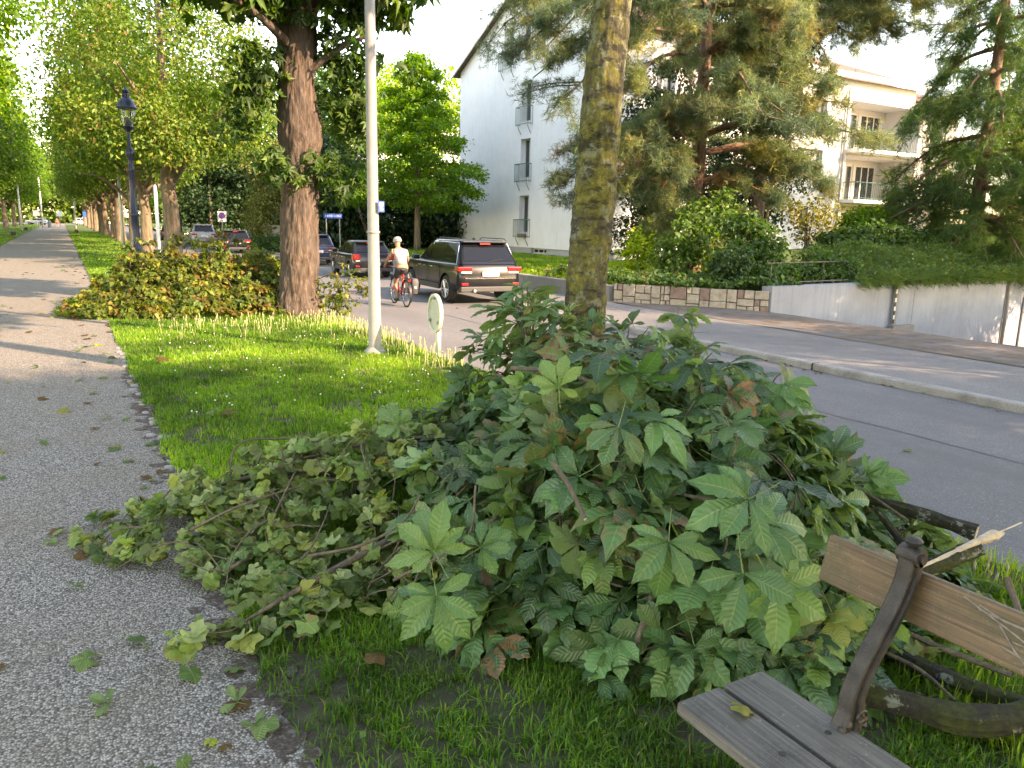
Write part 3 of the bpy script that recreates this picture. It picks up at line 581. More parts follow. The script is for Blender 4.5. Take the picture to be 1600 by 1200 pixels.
for o in ow_[:6]: window(t, fW, o, .28, 1)
for o in ow_[6:]: window(t, lambda u, v, d: (XG + .06 + d, u, v), o, .18, 2, None, 'basement_window')
for o in os_: window(t, fS, o, .28, 1)
for (a, b, c, e) in [ow_[0], ow_[1], ow_[2], ow_[3], ow_[5]]:
    railing(t, [(XG, a - .12), (XG - .22, a - .12), (XG - .22, b + .12), (XG, b + .12)], c - .2, c + .6, 'window_railing', .09)
    for y in (a, b): part('rail_bracket', MB().tube([(XG, y, c - .55), (XG - .12, y, c - .35), (XG - .18, y, c - .2)], .015, 4), M['black'], t)
m = MB(); m.box((XG - .16, 30.5, 1.12), (XG - .04, 31.1, 1.28)); part('flower_box', m, M['stone_pink'], t)
m = MB(); ov = .45
for (ya, yb, za, zb_) in ((Y0 - ov, YR, ZE - sl_ * ov, ZR), (Y1 + ov, YR, ZE - sl_ * ov, ZR)):
    P = [(XG - .35, ya, za), (27, ya, za), (27, yb, zb_), (XG - .35, yb, zb_)]; m.add([(x, y, z + .02) for x, y, z in P] + [(x, y, z + .2) for x, y, z in P], [(0, 1, 2, 3), (4, 7, 6, 5), (0, 4, 5, 1), (1, 5, 6, 2), (3, 2, 6, 7), (0, 3, 7, 4)])
rf = part('roof', m, M['tiles'], t)
m = MB()
for (ya, yb, za, zb_) in ((Y0 - ov, YR, ZE - sl_ * ov, ZR), (Y1 + ov, YR, ZE - sl_ * ov, ZR)):
    P = [(XG - .39, ya, za - .12), (XG - .39, yb, zb_ - .12), (XG - .39, yb, zb_ + .16), (XG - .39, ya, za + .16)]; m.add(P + [(x + .06, y, z) for x, y, z in P], [(0, 1, 2, 3), (4, 7, 6, 5), (0, 4, 5, 1), (1, 5, 6, 2), (2, 6, 7, 3), (3, 7, 4, 0)])
part('barge_board', m, M['white'], rf)
# second house with recessed balconies
t = thing('balcony_house', 'cream apartment house with recessed balconies and plant pots behind the larch', 'house', (34, 28, .8)); f2 = fS
m = MB(); o2 = [(29.05, 30.65, 4.2, 5.35), (28.9, 29.9, 1.9, 2.7), (32.3, 37.0, 3.2, 5.25), (32.3, 37.0, 5.5, 7.7), (32.3, 37.0, .9, 2.95), (29.05, 30.65, 6.5, 7.5)]
wallface(m, fS, 27.2, 37.05, .6, 8.6, [o2[0], o2[1], o2[5]] + o2[2:5], .3)
for z0, z1 in ((3.2, 5.25), (5.5, 7.7), (.9, 2.95)):   # recess side and back walls
    m.add([(32.3, Y0 + .3, z0), (32.3, Y0 + 1.5, z0), (32.3, Y0 + 1.5, z1), (32.3, Y0 + .3, z1)], [(0, 1, 2, 3)]); m.add([(37, Y0 + .3, z0), (37, Y0 + .3, z1), (37, Y0 + 1.5, z1), (37, Y0 + 1.5, z0)], [(0, 1, 2, 3)])
    wallface(m, lambda u, v, d: (u, Y0 + 1.5 + d, v), 32.3, 37, z0, z1, [(32.5, 34.9, z0 + .02, z1 - .22), (35.1, 36.7, z0 + .02, z1 - .22)], .15)
    m.box((32.3, Y0 + .3, z1), (37, Y0 + 1.5, z1 + .02))
fB = lambda u, v, d: (u, 25.1 + d, v)
wallface(m, fB, 38.0, 41.4, .6, 8.0, [(38.1, 40, 3.3, 4.95), (38.1, 40, 5.6, 7.3), (40.4, 41, 4, 5)], .3)
for z0, z1 in ((3.3, 4.95), (5.6, 7.3)): m.add([(38.1, 26.6, z0), (40, 26.6, z0), (40, 26.6, z1), (38.1, 26.6, z1)], [(0, 1, 2, 3)]); m.box((38.1, 25.4, z1), (40, 26.6, z1 + .02)); m.add([(40, 25.4, z0), (40, 26.6, z0), (40, 26.6, z1), (40, 25.4, z1)], [(3, 2, 1, 0)]); m.add([(38.1, 25.4, z0), (38.1, 26.6, z0), (38.1, 26.6, z1), (38.1, 25.4, z1)], [(0, 1, 2, 3)])
m.add([(27.2, Y0, .6), (27.2, 33, .6), (27.2, 33, 8.6), (27.2, Y0, 8.6)][::-1], [(0, 1, 2, 3)]); m.add([(41.4, 25.1, .6), (41.4, 33, .6), (41.4, 33, 8.0), (41.4, 25.1, 8.0)], [(0, 1, 2, 3)])
part('wall', m, M['plaster2'], t)
part('pier', MB().box((37.06, 24.4, .5), (38.0, 25.7, 8.0)), M['plaster2'], t)
for o in (o2[0], o2[5]): window(t, fS, o, .2, 2)
window(t, fS, o2[1], .2, 1, None)
for z0, z1, cu in ((3.2, 5.25, 'curtain'), (5.5, 7.7, 'orange'), (.9, 2.95, None)):
    for a, b in ((32.5, 34.9), (35.1, 36.7)): window(t, lambda u, v, d: (u, Y0 + 1.5 + d, v), (a, b, z0 + .02, z1 - .22), .1, 2, cu if a < 33 else 'curtain', 'balcony_door', .08)
for z in (3.05, 5.35): part('balcony_slab', MB().box((32.2, 24.05, z), (37.05, Y0 + 1.45, z + .16)), M['white'], t)
railing(t, [(32.3, Y0), (32.3, 24.12), (37.0, 24.12)], 5.53, 6.3, step=.13); railing(t, [(32.3, Y0), (32.3, 24.12), (37.0, 24.12)], 3.23, 4.0, step=.13)
for z in (3.2, 5.5): part('balcony_slab', MB().box((38.02, 24.85, z - .14), (40.1, 25.09, z + .04)), M['white'], t); railing(t, [(38.05, 24.9), (40.05, 24.9)], z + .06, z + .85, step=.1)
for x in (31.95, 38.9 + 1.3): part('downpipe', MB().tube([(x, 24.7 if x < 35 else 25.0, .6), (x, 24.7 if x < 35 else 25.0, 8.1)], .05, 8), M['concrete'], t, smooth=True)
m = MB(); m.box((27, 24.35, 8.55), (37.5, 24.47, 8.78)); m.box((37.55, 24.65, 7.93), (42, 24.75, 8.12)); part('gutter', m, M['white'], t)
m = MB()
for (xa, xb, ya, za, yb, zb_) in ((27, 37.5, 24.48, 8.6, 31, 11.0), (37.52, 42, 24.76, 7.95, 31, 10.4)):
    P = [(xa, ya, za), (xb, ya, za), (xb, yb, zb_), (xa, yb, zb_)]; m.add(P + [(x, y, z + .14) for x, y, z in P], [(3, 2, 1, 0), (4, 5, 6, 7), (0, 1, 5, 4), (1, 2, 6, 5), (2, 3, 7, 6), (3, 0, 4, 7)])
part('roof', m, M['tiles'], t)
for x, z, mt in ((33.1, 5.56, 'pink'), (33.6, 5.56, 'pink'), (38.6, 6.35, 'hedge'), (39.4, 6.35, 'hedge'), (36.6, 4.05, 'pink'), (39.2, 4.15, 'hedge'), (38.6, 4.15, 'pink')):
    y = 24.3 if x < 37 else 25.02
    q = thing('potted_plant', {'pink': 'red flowering pot plant on the balcony of the cream house', 'hedge': 'green pot plant on the balcony rail of the cream house'}[mt], 'plant', (x, y, z), 0, 'pot plants on the balconies ' + ('in flower' if mt == 'pink' else 'in leaf'))
    part('pot', MB().lathe([(.08, 0), (.12, .2)], (x, y, z), 10), M['stone_pink'], q)
    P = np.array([x, y, z + .34]) + rng.normal(0, .11, (90, 3)); foliage('leaves', 'simple', P, rng.normal(0, 1, (90, 3)), rng.normal(0, 1, (90, 3)) + [0, 0, 1], .1, np.c_[rng.random(90), rng.random(90) * .6, rng.random(90) * 0], M['hedge'], q)
    if mt == 'pink':
        m = MB(); [m.lathe([(.0, -.03), (.035, 0), (.0, .03)], tuple(np.array([x, y - .05, z + .38]) + rng.normal(0, .1, 3)), 6) for _ in range(9)]; part('flowers', m, M['pink'], q)
# beige apartment block far behind
t = thing('beige_apartment_block', 'beige flat roofed apartment block with terraces, far behind the ginkgo tree', 'building', (30, 78, 0))
m = MB(); m.box((24.5, 75, 0), (36, 85, 10.6)); m.box((27, 76, 10.6), (36, 84, 13.2)); part('wall', m, M['beige'], t)
for z in (4.6, 7.6, 10.4): part('balcony_slab', MB().box((24.0, 73.2, z), (36.5, 74.99, z + .9)), M['white'], t)
for z in (2.4, 5.7, 8.7, 11.2):
    for x in (25.2, 28.2, 31.2, 34.0):
        if z > 11 and x < 27: continue
        y = 75 if z < 11 else 76; fr = part('window', MB().box((x, y - .05, z), (x + 1.8, y - .003, z + 1.5)), M['frame'], t); part('pane', MB().box((x + .1, y - .06, z + .1), (x + 1.7, y - .055, z + 1.4)), M['pane'], fr)
part('roof', MB().box((24, 73, 13.21), (36.6, 85, 13.5)), M['concrete'], t)
# grey wall pieces by the road beyond the brown trunk
t = thing('grey_garden_wall', 'grey concrete garden wall end just right of the brown trunk', 'wall', (10.6, 42, .1))
part('wall_panel', MB().box((9.9, 38, 0), (10.15, 50, 1.35)), M['concrete'], t); part('pillar', MB().box((9.85, 36.6, 0), (10.35, 37.9, .85)), M['plinth'], t)
t = thing('white_gatepost', 'pale stone gatepost at the far garden entrance behind the silver car', 'gatepost', (10.5, 74, 0))
part('post', MB().box((10.2, 73, 0), (11, 74, 2.2)), M['plinth'], t, bevel=.03); part('cap', MB().box((10.1, 72.9, 2.2), (11.1, 74.1, 2.4)), M['plinth'], t)

# ------------------------------------------------------------------ near trunks
t = thing('mossy_tree', 'slim street tree with a mossy yellow-green trunk rising behind the big leaf heap', 'tree', (3.5, 4.9, 0))
pts = catmull([(3.47, 4.9, -.1), (3.48, 4.9, .6), (3.49, 4.9, 1.2), (3.53, 4.9, 1.9), (3.56, 4.9, 2.6), (3.62, 4.9, 3.3), (3.66, 4.88, 4.4), (3.6, 4.85, 6.2)], 30)
R = np.interp([p[2] for p in pts], [-.1, .1, .5, 1.3, 1.9, 2.1, 2.3, 3.3, 4.4, 6.2], [.23, .185, .155, .148, .152, .142, .146, .134, .12, .06])
m = MB(); m.tube(pts, R, 72, True, trunk_fn(.10, 1.8, 7, 4.2, .3)); part('trunk', m, M['barkA'], t, smooth=True)
for a, hz, L in ((.3, 4.2, 2.4), (2.2, 4.5, 2.2), (3.9, 4.3, 2.5), (5.3, 4.8, 2.0)):
    c = np.array([3.65, 4.88, hz]); e = c + [math.cos(a) * L, math.sin(a) * L, 1.7]; m = MB(); m.tube(catmull([c, (c + e) / 2 + [0, 0, .2], e], 6), np.linspace(.075, .02, 13), 8); part('limb', m, M['barkA'], t, smooth=True)
crown('crown', [(3.7, 4.8, 6.8, 2.3, 2.3, 1.6), (3.4, 5.2, 8.2, 1.7, 1.7, 1.3)], 300, 12, .3, .2, M['avenue_dark'], t, 'compound', gap=-.05)
t = thing('big_chestnut_tree', 'stout brown chestnut tree with leaves sprouting from its furrowed trunk beside the brush pile', 'tree', (3.52, 13.6, 0))
pts = catmull([(3.5, 13.6, -.1), (3.52, 13.6, .5), (3.57, 13.6, 1.3), (3.6, 13.6, 2.2), (3.62, 13.6, 3.1), (3.6, 13.6, 3.8), (3.63, 13.6, 4.5), (3.6, 13.6, 5.0)], 24)
R = np.interp([p[2] for p in pts], [-.1, .05, .4, 1.2, 2.3, 2.75, 3.0, 3.5, 4.0, 4.5, 5.0], [.46, .38, .315, .30, .29, .31, .345, .30, .275, .30, .33])
m = MB(); m.tube(pts, R, 80, True, trunk_fn(.13, 2.6, 2.6, 9.1, .22)); part('trunk', m, M['barkB'], t, smooth=True)
for i, (P, r0, r1) in enumerate([([(3.55, 13.6, 4.7), (3.0, 13.5, 5.3), (2.2, 13.2, 6.4), (1.6, 13, 8)], .21, .08), ([(3.65, 13.6, 4.7), (3.8, 13.7, 5.6), (3.9, 13.9, 7.0), (4.2, 14, 9)], .23, .07), ([(3.65, 13.6, 4.9), (4.2, 13.4, 5.6), (4.7, 13.2, 6.6), (5.0, 13, 7.6)], .12, .04),
                                ([(3.5, 13.5, 4.4), (2.8, 12.9, 4.7), (1.8, 12.4, 5.0)], .08, .02), ([(3.7, 13.5, 4.0), (4.2, 13.1, 4.4), (4.6, 12.8, 4.6)], .07, .02)]):
    m = MB(); pp = catmull(P, 8); m.tube(pp, np.linspace(r0, r1, len(pp)), 16, True, trunk_fn(.08, 2, 2.6, i)); part('limb', m, M['barkB'], t, smooth=True)
crown('crown', [(3.6, 13.6, 8.8, 3.1, 3.1, 2.2), (2.0, 12.8, 6.0, 1.9, 1.6, 1.1), (4.5, 13.0, 5.6, .95, 1.0, .9), (4.45, 12.95, 4.6, .55, .5, .55), (1.3, 13, 6.2, 1.2, 1.3, .8), (3.0, 14.3, 5.8, 1.2, 1.0, .7)], 1900, 8, .24, .26, M['avenue_dark'], t, 'compound', hue=(.45, .3), gap=-.12, droop=.9)
# leafy shoots growing straight out of the trunk
bl = [(2.85, 13.4, 3.9, .42, .4, .5), (4.4, 13.4, 3.8, .42, .35, .65), (3.2, 13.25, 2.5, .36, .2, .26), (3.85, 13.25, 2.55, .22, .15, .2), (4.2, 13.4, 2.4, .3, .3, .5), (2.7, 13.4, 3.3, .3, .3, .5), (4.5, 13.4, 3.1, .35, .3, .45), (4.35, 13.3, 4.6, .4, .3, .45), (3.2, 13.2, 5.0, .6, .3, .35)]
crown('trunk_shoots', bl, 190, 8, .11, .16, M['avenue_dark'], t, 'compound', hue=(.4, .35), gap=None, droop=.9, up=.3)

# ------------------------------------------------------------------ avenue rows
E_ = lambda s: [(0, 0, 7.2 * s, 3.7, 3.7, 3.2 * s), (-1.6, -1.0, 5.0, 2.0, 2.0, 1.5), (1.7, -.8, 5.2, 2.0, 2.0, 1.5), (.2, -1.8, 4.4, 1.9, 1.5, 1.1), (-.6, 1.4, 9.8 * s, 2.2, 2.2, 1.8)]
av = tree('avenue_tree', 'nearest avenue tree of the right row with yellowing leaves, behind the blue lantern post', 'tree', 3.5, 31, 0, 12, .30, 3.0, E_(1), 3600, 9, .33, .15, M['avenue'], 'trees of the right avenue row', seed=3, hue=(.5, .28), br=(.55, .2), brown=.12, droop=.7)
av.scale = (1, 1, 1)
av2 = tree('avenue_tree', 'second avenue tree of the right row, slimmer and just beyond the yellowing one', 'tree', 3.4, 40, 0, 11.5, .26, 3.0, E_(.95), 2200, 9, .36, .20, M['avenue'], 'trees of the right avenue row', seed=8, hue=(.35, .25), br=(.5, .2), brown=.05)
av3 = tree('avenue_tree', 'dense green avenue tree of the left row overhanging the gravel path', 'tree', -5.4, 29, 0, 13, .28, 3.2, [(0, 0, 8, 4.4, 4.2, 4.2), (1.8, -1, 5.0, 2.4, 2.2, 1.6), (2.2, 1.2, 6.4, 2.2, 2.2, 1.8), (3.2, 0, 8.4, 2.3, 2.2, 2.2), (2.9, 1.5, 5.4, 1.8, 2, 1.2), (2.4, .5, 11, 2, 2, 1.8), (-1, -2, 5, 2, 2, 1.6), (.4, -1, 11, 2.4, 2.4, 2)], 4000, 9, .36, .19, M['bright'], 'trees of the left avenue row', seed=5, hue=(.35, .25), br=(.5, .2))
av4 = tree('avenue_tree', 'second tree of the left row, yellower, beyond the dense green one', 'tree', -5.6, 43, 0, 12, .27, 3.2, [(0, 0, 7.5, 3.9, 3.9, 3.6), (2.0, -.6, 5.0, 2.2, 2.2, 1.6), (-1, -2, 5, 2, 2, 1.6), (.4, -1, 10, 2.4, 2.4, 1.8)], 2200, 9, .36, .22, M['avenue'], 'trees of the left avenue row', seed=6, hue=(.35, .25), br=(.55, .2))
ordn = ['third', 'fourth', 'fifth', 'sixth', 'seventh', 'eighth', 'ninth', 'tenth', 'eleventh', 'twelfth']
for i, y in enumerate((49, 58, 67, 77, 88, 100, 114, 130, 148)):
    copytree((av2, av, av2)[i % 3], (3.45 + .1 * math.sin(y * 3), y, 0), y * 1.7, 1.0, f'{ordn[i]} avenue tree along the right row, counted from the blue lantern post')
for i, y in enumerate((53, 63, 73, 84, 96, 110, 126, 145)):
    copytree((av4, av3)[i % 2], (-5.7 + .2 * math.sin(y * 3), y, 0), y * 2.3, 1.0, f'{ordn[i]} avenue tree along the left row, counted from the overhanging one')
# avenue rows continued unseen; other trees added to shade foreground and ramp wall
off = 'shade trees behind the viewpoint'
for i, (x, y, s, src) in enumerate([(3.5, -4.5, 1., av2), (3.5, -14, 1., av), (-5.8, 19, .9, av4), (-5.8, 12, .9, av4), (-5.8, -6, 1, av3), (8.7, -9, .85, av2), (14.0, -17, 1.1, av3), (8.7, -4.8, .8, av2), (11.8, -4.4, .55, av2), (13.2, -1.4, .55, av), (16.2, -1.0, .55, av2), (16.2, 4.4, .5, av2), (18.0, 4.8, .55, av), (20.0, 5.4, .55, av2), (21.9, 6.2, .52, av), (23.8, 6.8, .55, av2), (27.0, 7.5, .6, av)]):
    copytree(src, (x, y, 0 if x < 10 else .1), i * 1.3, s, 'unseen tree outside the view, from the set placed to cast shade').__setitem__('group', off)

# ------------------------------------------------------------------ gardens beyond the road
def shrub(name, label, cat, x, y, z, blobs, n, per, spread, size, mat, group=None, stem=True, proto='simple', **kw):
    t = thing(name, label, cat, (x, y, z), 0, group)
    if stem:
        m = MB(); rr = random.Random(int(x * 10))
        for k in range(5):
            b = blobs[k % len(blobs)]; e = np.array([x + b[0] + rr.uniform(-.3, .3) * b[3], y + b[1] + rr.uniform(-.3, .3) * b[4], z + b[2] + .3 * b[5]]); s = np.array([x + rr.uniform(-.1, .1), y + rr.uniform(-.1, .1), z - .1])
            m.tube(catmull([s, (s + e) / 2 + np.array([rr.uniform(-.1, .1), rr.uniform(-.1, .1), .05]), e], 4), np.linspace(.045, .012, 9), 5)
        part('stem', m, M['twig'], t, smooth=True)
    kw.setdefault('gs', 2.5); kw.setdefault('gap', -.25)
    crown('foliage', [(x + b[0], y + b[1], z + b[2], *b[3:]) for b in blobs], n, per, spread, size, M[mat], t, proto=proto, **kw); return t

# ginkgo: tiered boughs
def tiered(name, label, x, y, z0, h, r0, tiers, mat, leaf, size, n, hue, seed, barkn='bark', droop=-.05, rr_=1.0, proto='simple', z_first=.22, per=7, spread=.16, cat='tree', group=None, br=(.5, .2), up=.7):
    t = thing(name, label, cat, (x, y, z0), 0, group); rr = random.Random(seed)
    m = MB(); m.tube(catmull([(x, y, z0 - .1), (x + .05, y, z0 + h * .5), (x, y, z0 + h)], 8), np.linspace(r0, r0 * .12, 17), 10, True, trunk_fn(.1, 1, 1.5, seed)); part('trunk', m, M[barkn], t, smooth=True)
    P = []; F = []; ids = []; bm_ = MB(); k = 0
    for i in range(tiers):
        f = z_first + (1 - z_first) * (i + .5) / tiers; L = rr_ * (1.05 - f) ** .75 * rr.uniform(.75, 1.15) * (.65 + .35 * min(1, f / .3)); a = i * 2.4 + rr.uniform(-.3, .3)
        c = np.array([x, y, z0 + h * f]); e = c + np.array([math.cos(a) * L, math.sin(a) * L, droop * L + rr.uniform(-.1, .15)]); mid = (c + e) / 2 + np.array([0, 0, .08 * L])
        path = np.array(catmull([c, mid, e], 6)); bm_.tube(path, np.linspace(.035, .01, len(path)), 5)
        m_ = int(n / tiers * (.4 + L / rr_))
        tt = np.random.default_rng(seed * 100 + i).random(m_) ** .6; q = np.stack([np.interp(tt * (len(path) - 1), range(len(path)), path[:, j]) for j in range(3)], 1)
        side = np.array([-math.sin(a), math.cos(a), 0]); wd_ = (1 - tt * .6) * L * .38; q = q + side * (rng.uniform(-1, 1, m_) * wd_)[:, None] + rng.normal(0, .06, (m_, 3)); q[:, 2] -= abs(rng.normal(0, .08 * L, m_)) * (1 if droop < 0 else .3)
        P.append(q); F.append(np.tile([math.cos(a), math.sin(a), 0], (m_, 1))); ids.append(np.full(m_, i))
    part('boughs', bm_, M[barkn], t, smooth=True)
    P = np.concatenate(P); F = np.concatenate(F); ids = np.concatenate(ids); j = np.repeat(np.arange(len(P)), per); N = len(j); Q = P[j] + rng.normal(0, spread, (N, 3)) * [1, 1, .6]
    foliage('foliage', proto, Q, F[j] * .5 + rng.normal(0, .7, (N, 3)) + [0, 0, -.3], rng.normal(0, .5, (N, 3)) + [0, 0, up], size * rng.uniform(.7, 1.25, N), mk_tint(j, hue, br, 0), M[mat], t); return t
tiered('ginkgo_tree', 'young bright green ginkgo with tiered horizontal boughs left of the white gable', 14.4, 34, .35, 8.6, .16, 46, 'bright', None, .15, 3600, (.35, .25), 5, rr_=3.9, droop=.06, z_first=.2, per=9, spread=.16)
# hedges and dark masses beyond the road
def massblobs(x0, x1, y0, y1, z0, z1, n, r, seed):
    rr = random.Random(seed); return [(rr.uniform(x0, x1), rr.uniform(y0, y1), rr.uniform(z0, z1), r * rr.uniform(.8, 1.2), r * rr.uniform(.8, 1.2), r * rr.uniform(.7, 1.1)) for _ in range(n)]
def mass(name, label, cat, x, y, blobs, n, per, spread, size, mat, **kw):
    t = thing(name, label, cat, (x, y, .2)); m = MB(); rr = random.Random(n)
    for k in range(3): m.tube([(x + rr.uniform(-1, 1), y + rr.uniform(-1, 1), 0), (x + rr.uniform(-1, 1), y + rr.uniform(-1, 1), max(b[2] for b in blobs))], [.1, .03], 6)
    part('stems', m, M['bark'], t, smooth=True); crown('foliage', blobs, n, per, spread, size, M[mat], t, **kw); return t
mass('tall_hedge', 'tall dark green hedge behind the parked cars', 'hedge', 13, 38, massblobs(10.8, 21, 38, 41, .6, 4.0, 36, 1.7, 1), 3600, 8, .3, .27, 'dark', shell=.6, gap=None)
mass('yellow_green_tree', 'sunlit yellow-green tree crown above the beige block', 'tree', 20, 49, massblobs(18, 22.5, 48, 52, 5, 10.5, 14, 2.0, 2), 1300, 9, .4, .26, 'bright', hue=(.75, .2), br=(.7, .2))
mass('backdrop_tree', 'olive tree crown between the beige block and the white gable', 'tree', 25.5, 50, massblobs(23.5, 30, 49, 53, 2, 9.5, 14, 2.0, 3), 1000, 9, .4, .28, 'avenue', hue=(.4, .2))
mass('yew_tree', 'bushy olive green yew spilling over the grey garden wall', 'tree', 11.2, 46, massblobs(9.9, 12.6, 44, 49, .9, 5.4, 22, 1.35, 4), 2300, 9, .22, .17, 'yew', hue=(.5, .3), br=(.55, .25), gap=-.15)
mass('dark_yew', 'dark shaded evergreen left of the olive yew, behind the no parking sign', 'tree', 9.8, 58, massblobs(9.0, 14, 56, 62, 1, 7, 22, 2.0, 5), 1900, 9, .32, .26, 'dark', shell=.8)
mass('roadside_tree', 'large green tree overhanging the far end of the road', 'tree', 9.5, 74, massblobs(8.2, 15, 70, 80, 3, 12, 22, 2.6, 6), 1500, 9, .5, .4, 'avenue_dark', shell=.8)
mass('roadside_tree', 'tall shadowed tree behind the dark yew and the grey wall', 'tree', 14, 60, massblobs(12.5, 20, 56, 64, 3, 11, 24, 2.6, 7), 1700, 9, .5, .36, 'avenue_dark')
0 and mass('roadside_tree', 'leafy tree behind the beige block on its left', 'tree', 20, 66, massblobs(17, 24, 64, 70, 4, 13, 16, 3, 8), 1100, 9, .6, .45, 'avenue', hue=(.5, .2))
mass('low_hedge', 'low trimmed bright hedge strip between the yew and the grey wall', 'hedge', 9.6, 52, massblobs(9.1, 9.9, 38.5, 56, .3, .5, 12, .55, 9), 500, 7, .12, .15, 'hedge', gap=None)
for i, (lab, x, y, bb, nn, ma) in enumerate([('distant wood closing the end of the avenue', 0, 200, massblobs(-30, 45, 196, 215, 1, 16, 90, 6, 10), 5200, 'avenue'), ('distant trees closing the view on the left side', -32, 90, massblobs(-48, -18, 60, 150, 2, 15, 60, 5, 11), 2600, 'avenue_dark'), ('distant trees beyond the houses', 60, 90, massblobs(30, 110, 90, 120, 2, 17, 60, 6, 12), 2200, 'avenue_dark')]):
    o = crown('distant_trees', bb, nn, 9, 1.3, 1.0, M[ma], None, shell=.8, gap=None); props(o, lab, 'woods', kind='stuff')
# pine with hanging boughs in front of the gable
def pine(name, label, x, y, z0, h, r0, boughs, n, size, mat, proto, seed, brown=.07, drop=.35, hue=(.45, .25), per=9, lean=(0, 0), spread=.20, cat='tree'):
    t = thing(name, label, cat, (x, y, z0)); rr = random.Random(seed); rg = np.random.default_rng(seed); m = MB(); tp = catmull([(x, y, z0 - .1), (x + lean[0] * .4, y + lean[1] * .4, z0 + h * .4), (x + lean[0], y + lean[1], z0 + h)], 10)
    m.tube(tp, np.linspace(r0, r0 * .3, len(tp)), 14, True, trunk_fn(.1, 1.2, 1.5, seed)); part('trunk', m, M['pinebark'], t, smooth=True)
    bm_ = MB(); P = []; F = []; B = []
    for bi, (f, a, L, dz) in enumerate(boughs):
        c = np.array(tp[int(f * (len(tp) - 1))]); d = np.array([math.cos(a), math.sin(a), 0]); e = c + d * L + [0, 0, dz]; mid = (c + e) / 2 + [0, 0, .22 * L * .5 + abs(dz) * .1]
        path = np.array(catmull([c, mid, e], 8)); bm_.tube(path, np.linspace(.075, .015, len(path)), 6)
        for k in range(int(L * 3.2)):
            u = rr.uniform(.25, 1.0); p = np.array([np.interp(u * (len(path) - 1), range(len(path)), path[:, j]) for j in range(3)]); sd = d * rr.uniform(.1, .8) + np.array([-d[1], d[0], 0]) * rr.uniform(-1, 1); ll = L * rr.uniform(.16, .34)
            q = p + sd * ll + [0, 0, -drop * ll * rr.uniform(.2, 1.6)]; tw = np.array(catmull([p, (p + q) / 2 + [0, 0, .06], q], 4)); bm_.tube(tw, np.linspace(.018, .006, len(tw)), 4); nn = int(n)
            uu = rg.random(nn) ** .7; s = np.stack([np.interp(uu * (len(tw) - 1), range(len(tw)), tw[:, j]) for j in range(3)], 1) + rg.normal(0, spread * .55, (nn, 3)); P.append(s); F.append(np.tile(unit(q - p), (nn, 1)) + rg.normal(0, .45, (nn, 3))); B.append(np.full(nn, bi * 50 + k % 50))
    part('boughs', bm_, M['pinebark'], t, smooth=True); P = np.concatenate(P); F = np.concatenate(F); B = np.concatenate(B); _, B = np.unique(B, return_inverse=True)
    foliage('needles', proto, P, F, rg.normal(0, 1, P.shape), size * rg.uniform(.7, 1.3, len(P)), mk_tint(B, hue, (.5, .2), brown, .16), M[mat], t); return t
rb = random.Random(5)
bo = []
for i in range(44):
    f = rb.uniform(.24, 1.0); a = rb.uniform(0, 6.28); L = (3.9 if f > .4 else 2.8) * rb.uniform(.7, 1.15) * (1.1 - .3 * f); bo.append((f, a, L, rb.uniform(-1.3, .5)))
bo += [(.75, 3.5, 4.6, -1.6), (.8, 3.7, 4.9, -1.4), (.7, 3.3, 4.0, -2.2), (.62, 3.6, 3.8, -2.0), (.95, 3.4, 4.9, -.6), (.45, 3.6, 2.6, -1.3), (.38, 3.6, 2.3, -1.2), (.9, 3.0, 4.6, -1.2), (.85, 4.0, 4.4, -1.0), (.55, 3.2, 3.6, -1.4), (.65, 4.3, 4.2, -1.6), (.8, 4.6, 3.8, -1.2), (.95, 3.1, 6.2, -1.6), (.9, 2.95, 5.8, -2.2), (.85, 3.2, 6.0, -2.4), (.98, 3.3, 6.4, -1.2), (.8, 3.05, 5.2, -2.3), (.75, 3.3, 5.2, -2.4), (.88, 3.45, 5.6, -1.8), (.5, 3.1, 4.6, -1.6), (.45, 3.3, 4.2, -1.4), (1., 2.85, 6, -1.0), (.93, 3.2, 5.4, -3.0)]
pine('pine_tree', 'large spreading pine with hanging boughs in front of the white gable', 15.6, 16.8, .38, 9.5, .30, bo, 62, .18, 'pine', 'tuft', 11, brown=.03, hue=(.35, .25))
bo = [(rb.uniform(.78, 1.), rb.uniform(-1.3, 1.0), rb.uniform(3.2, 5.6), rb.uniform(-.9, .5)) for i in range(26)] + [(rb.uniform(.5, 1.), rb.uniform(0, 6.28), 2.8, 0) for i in range(10)]
pine('pine_tree', 'second golden tinged pine reaching over the cream balcony house', 19.6, 18.2, .45, 10.3, .26, bo, 58, .18, 'pine', 'tuft', 12, brown=.06, hue=(.55, .25))
bo = [(.14 + .84 * i / 64, i * 2.4, (2.1 if i < 26 else 3.2) * (1.12 - i / 64) * rb.uniform(.8, 1.15) + .5, -rb.uniform(.3, 1.4)) for i in range(64)]
pine('larch_tree', 'feathery green larch with drooping boughs at the right edge above the garage', 23.9, 13.6, .5, 11.5, .24, bo, 60, .22, 'larch', 'hang', 13, brown=0, drop=1.1, hue=(.4, .25), spread=.22)
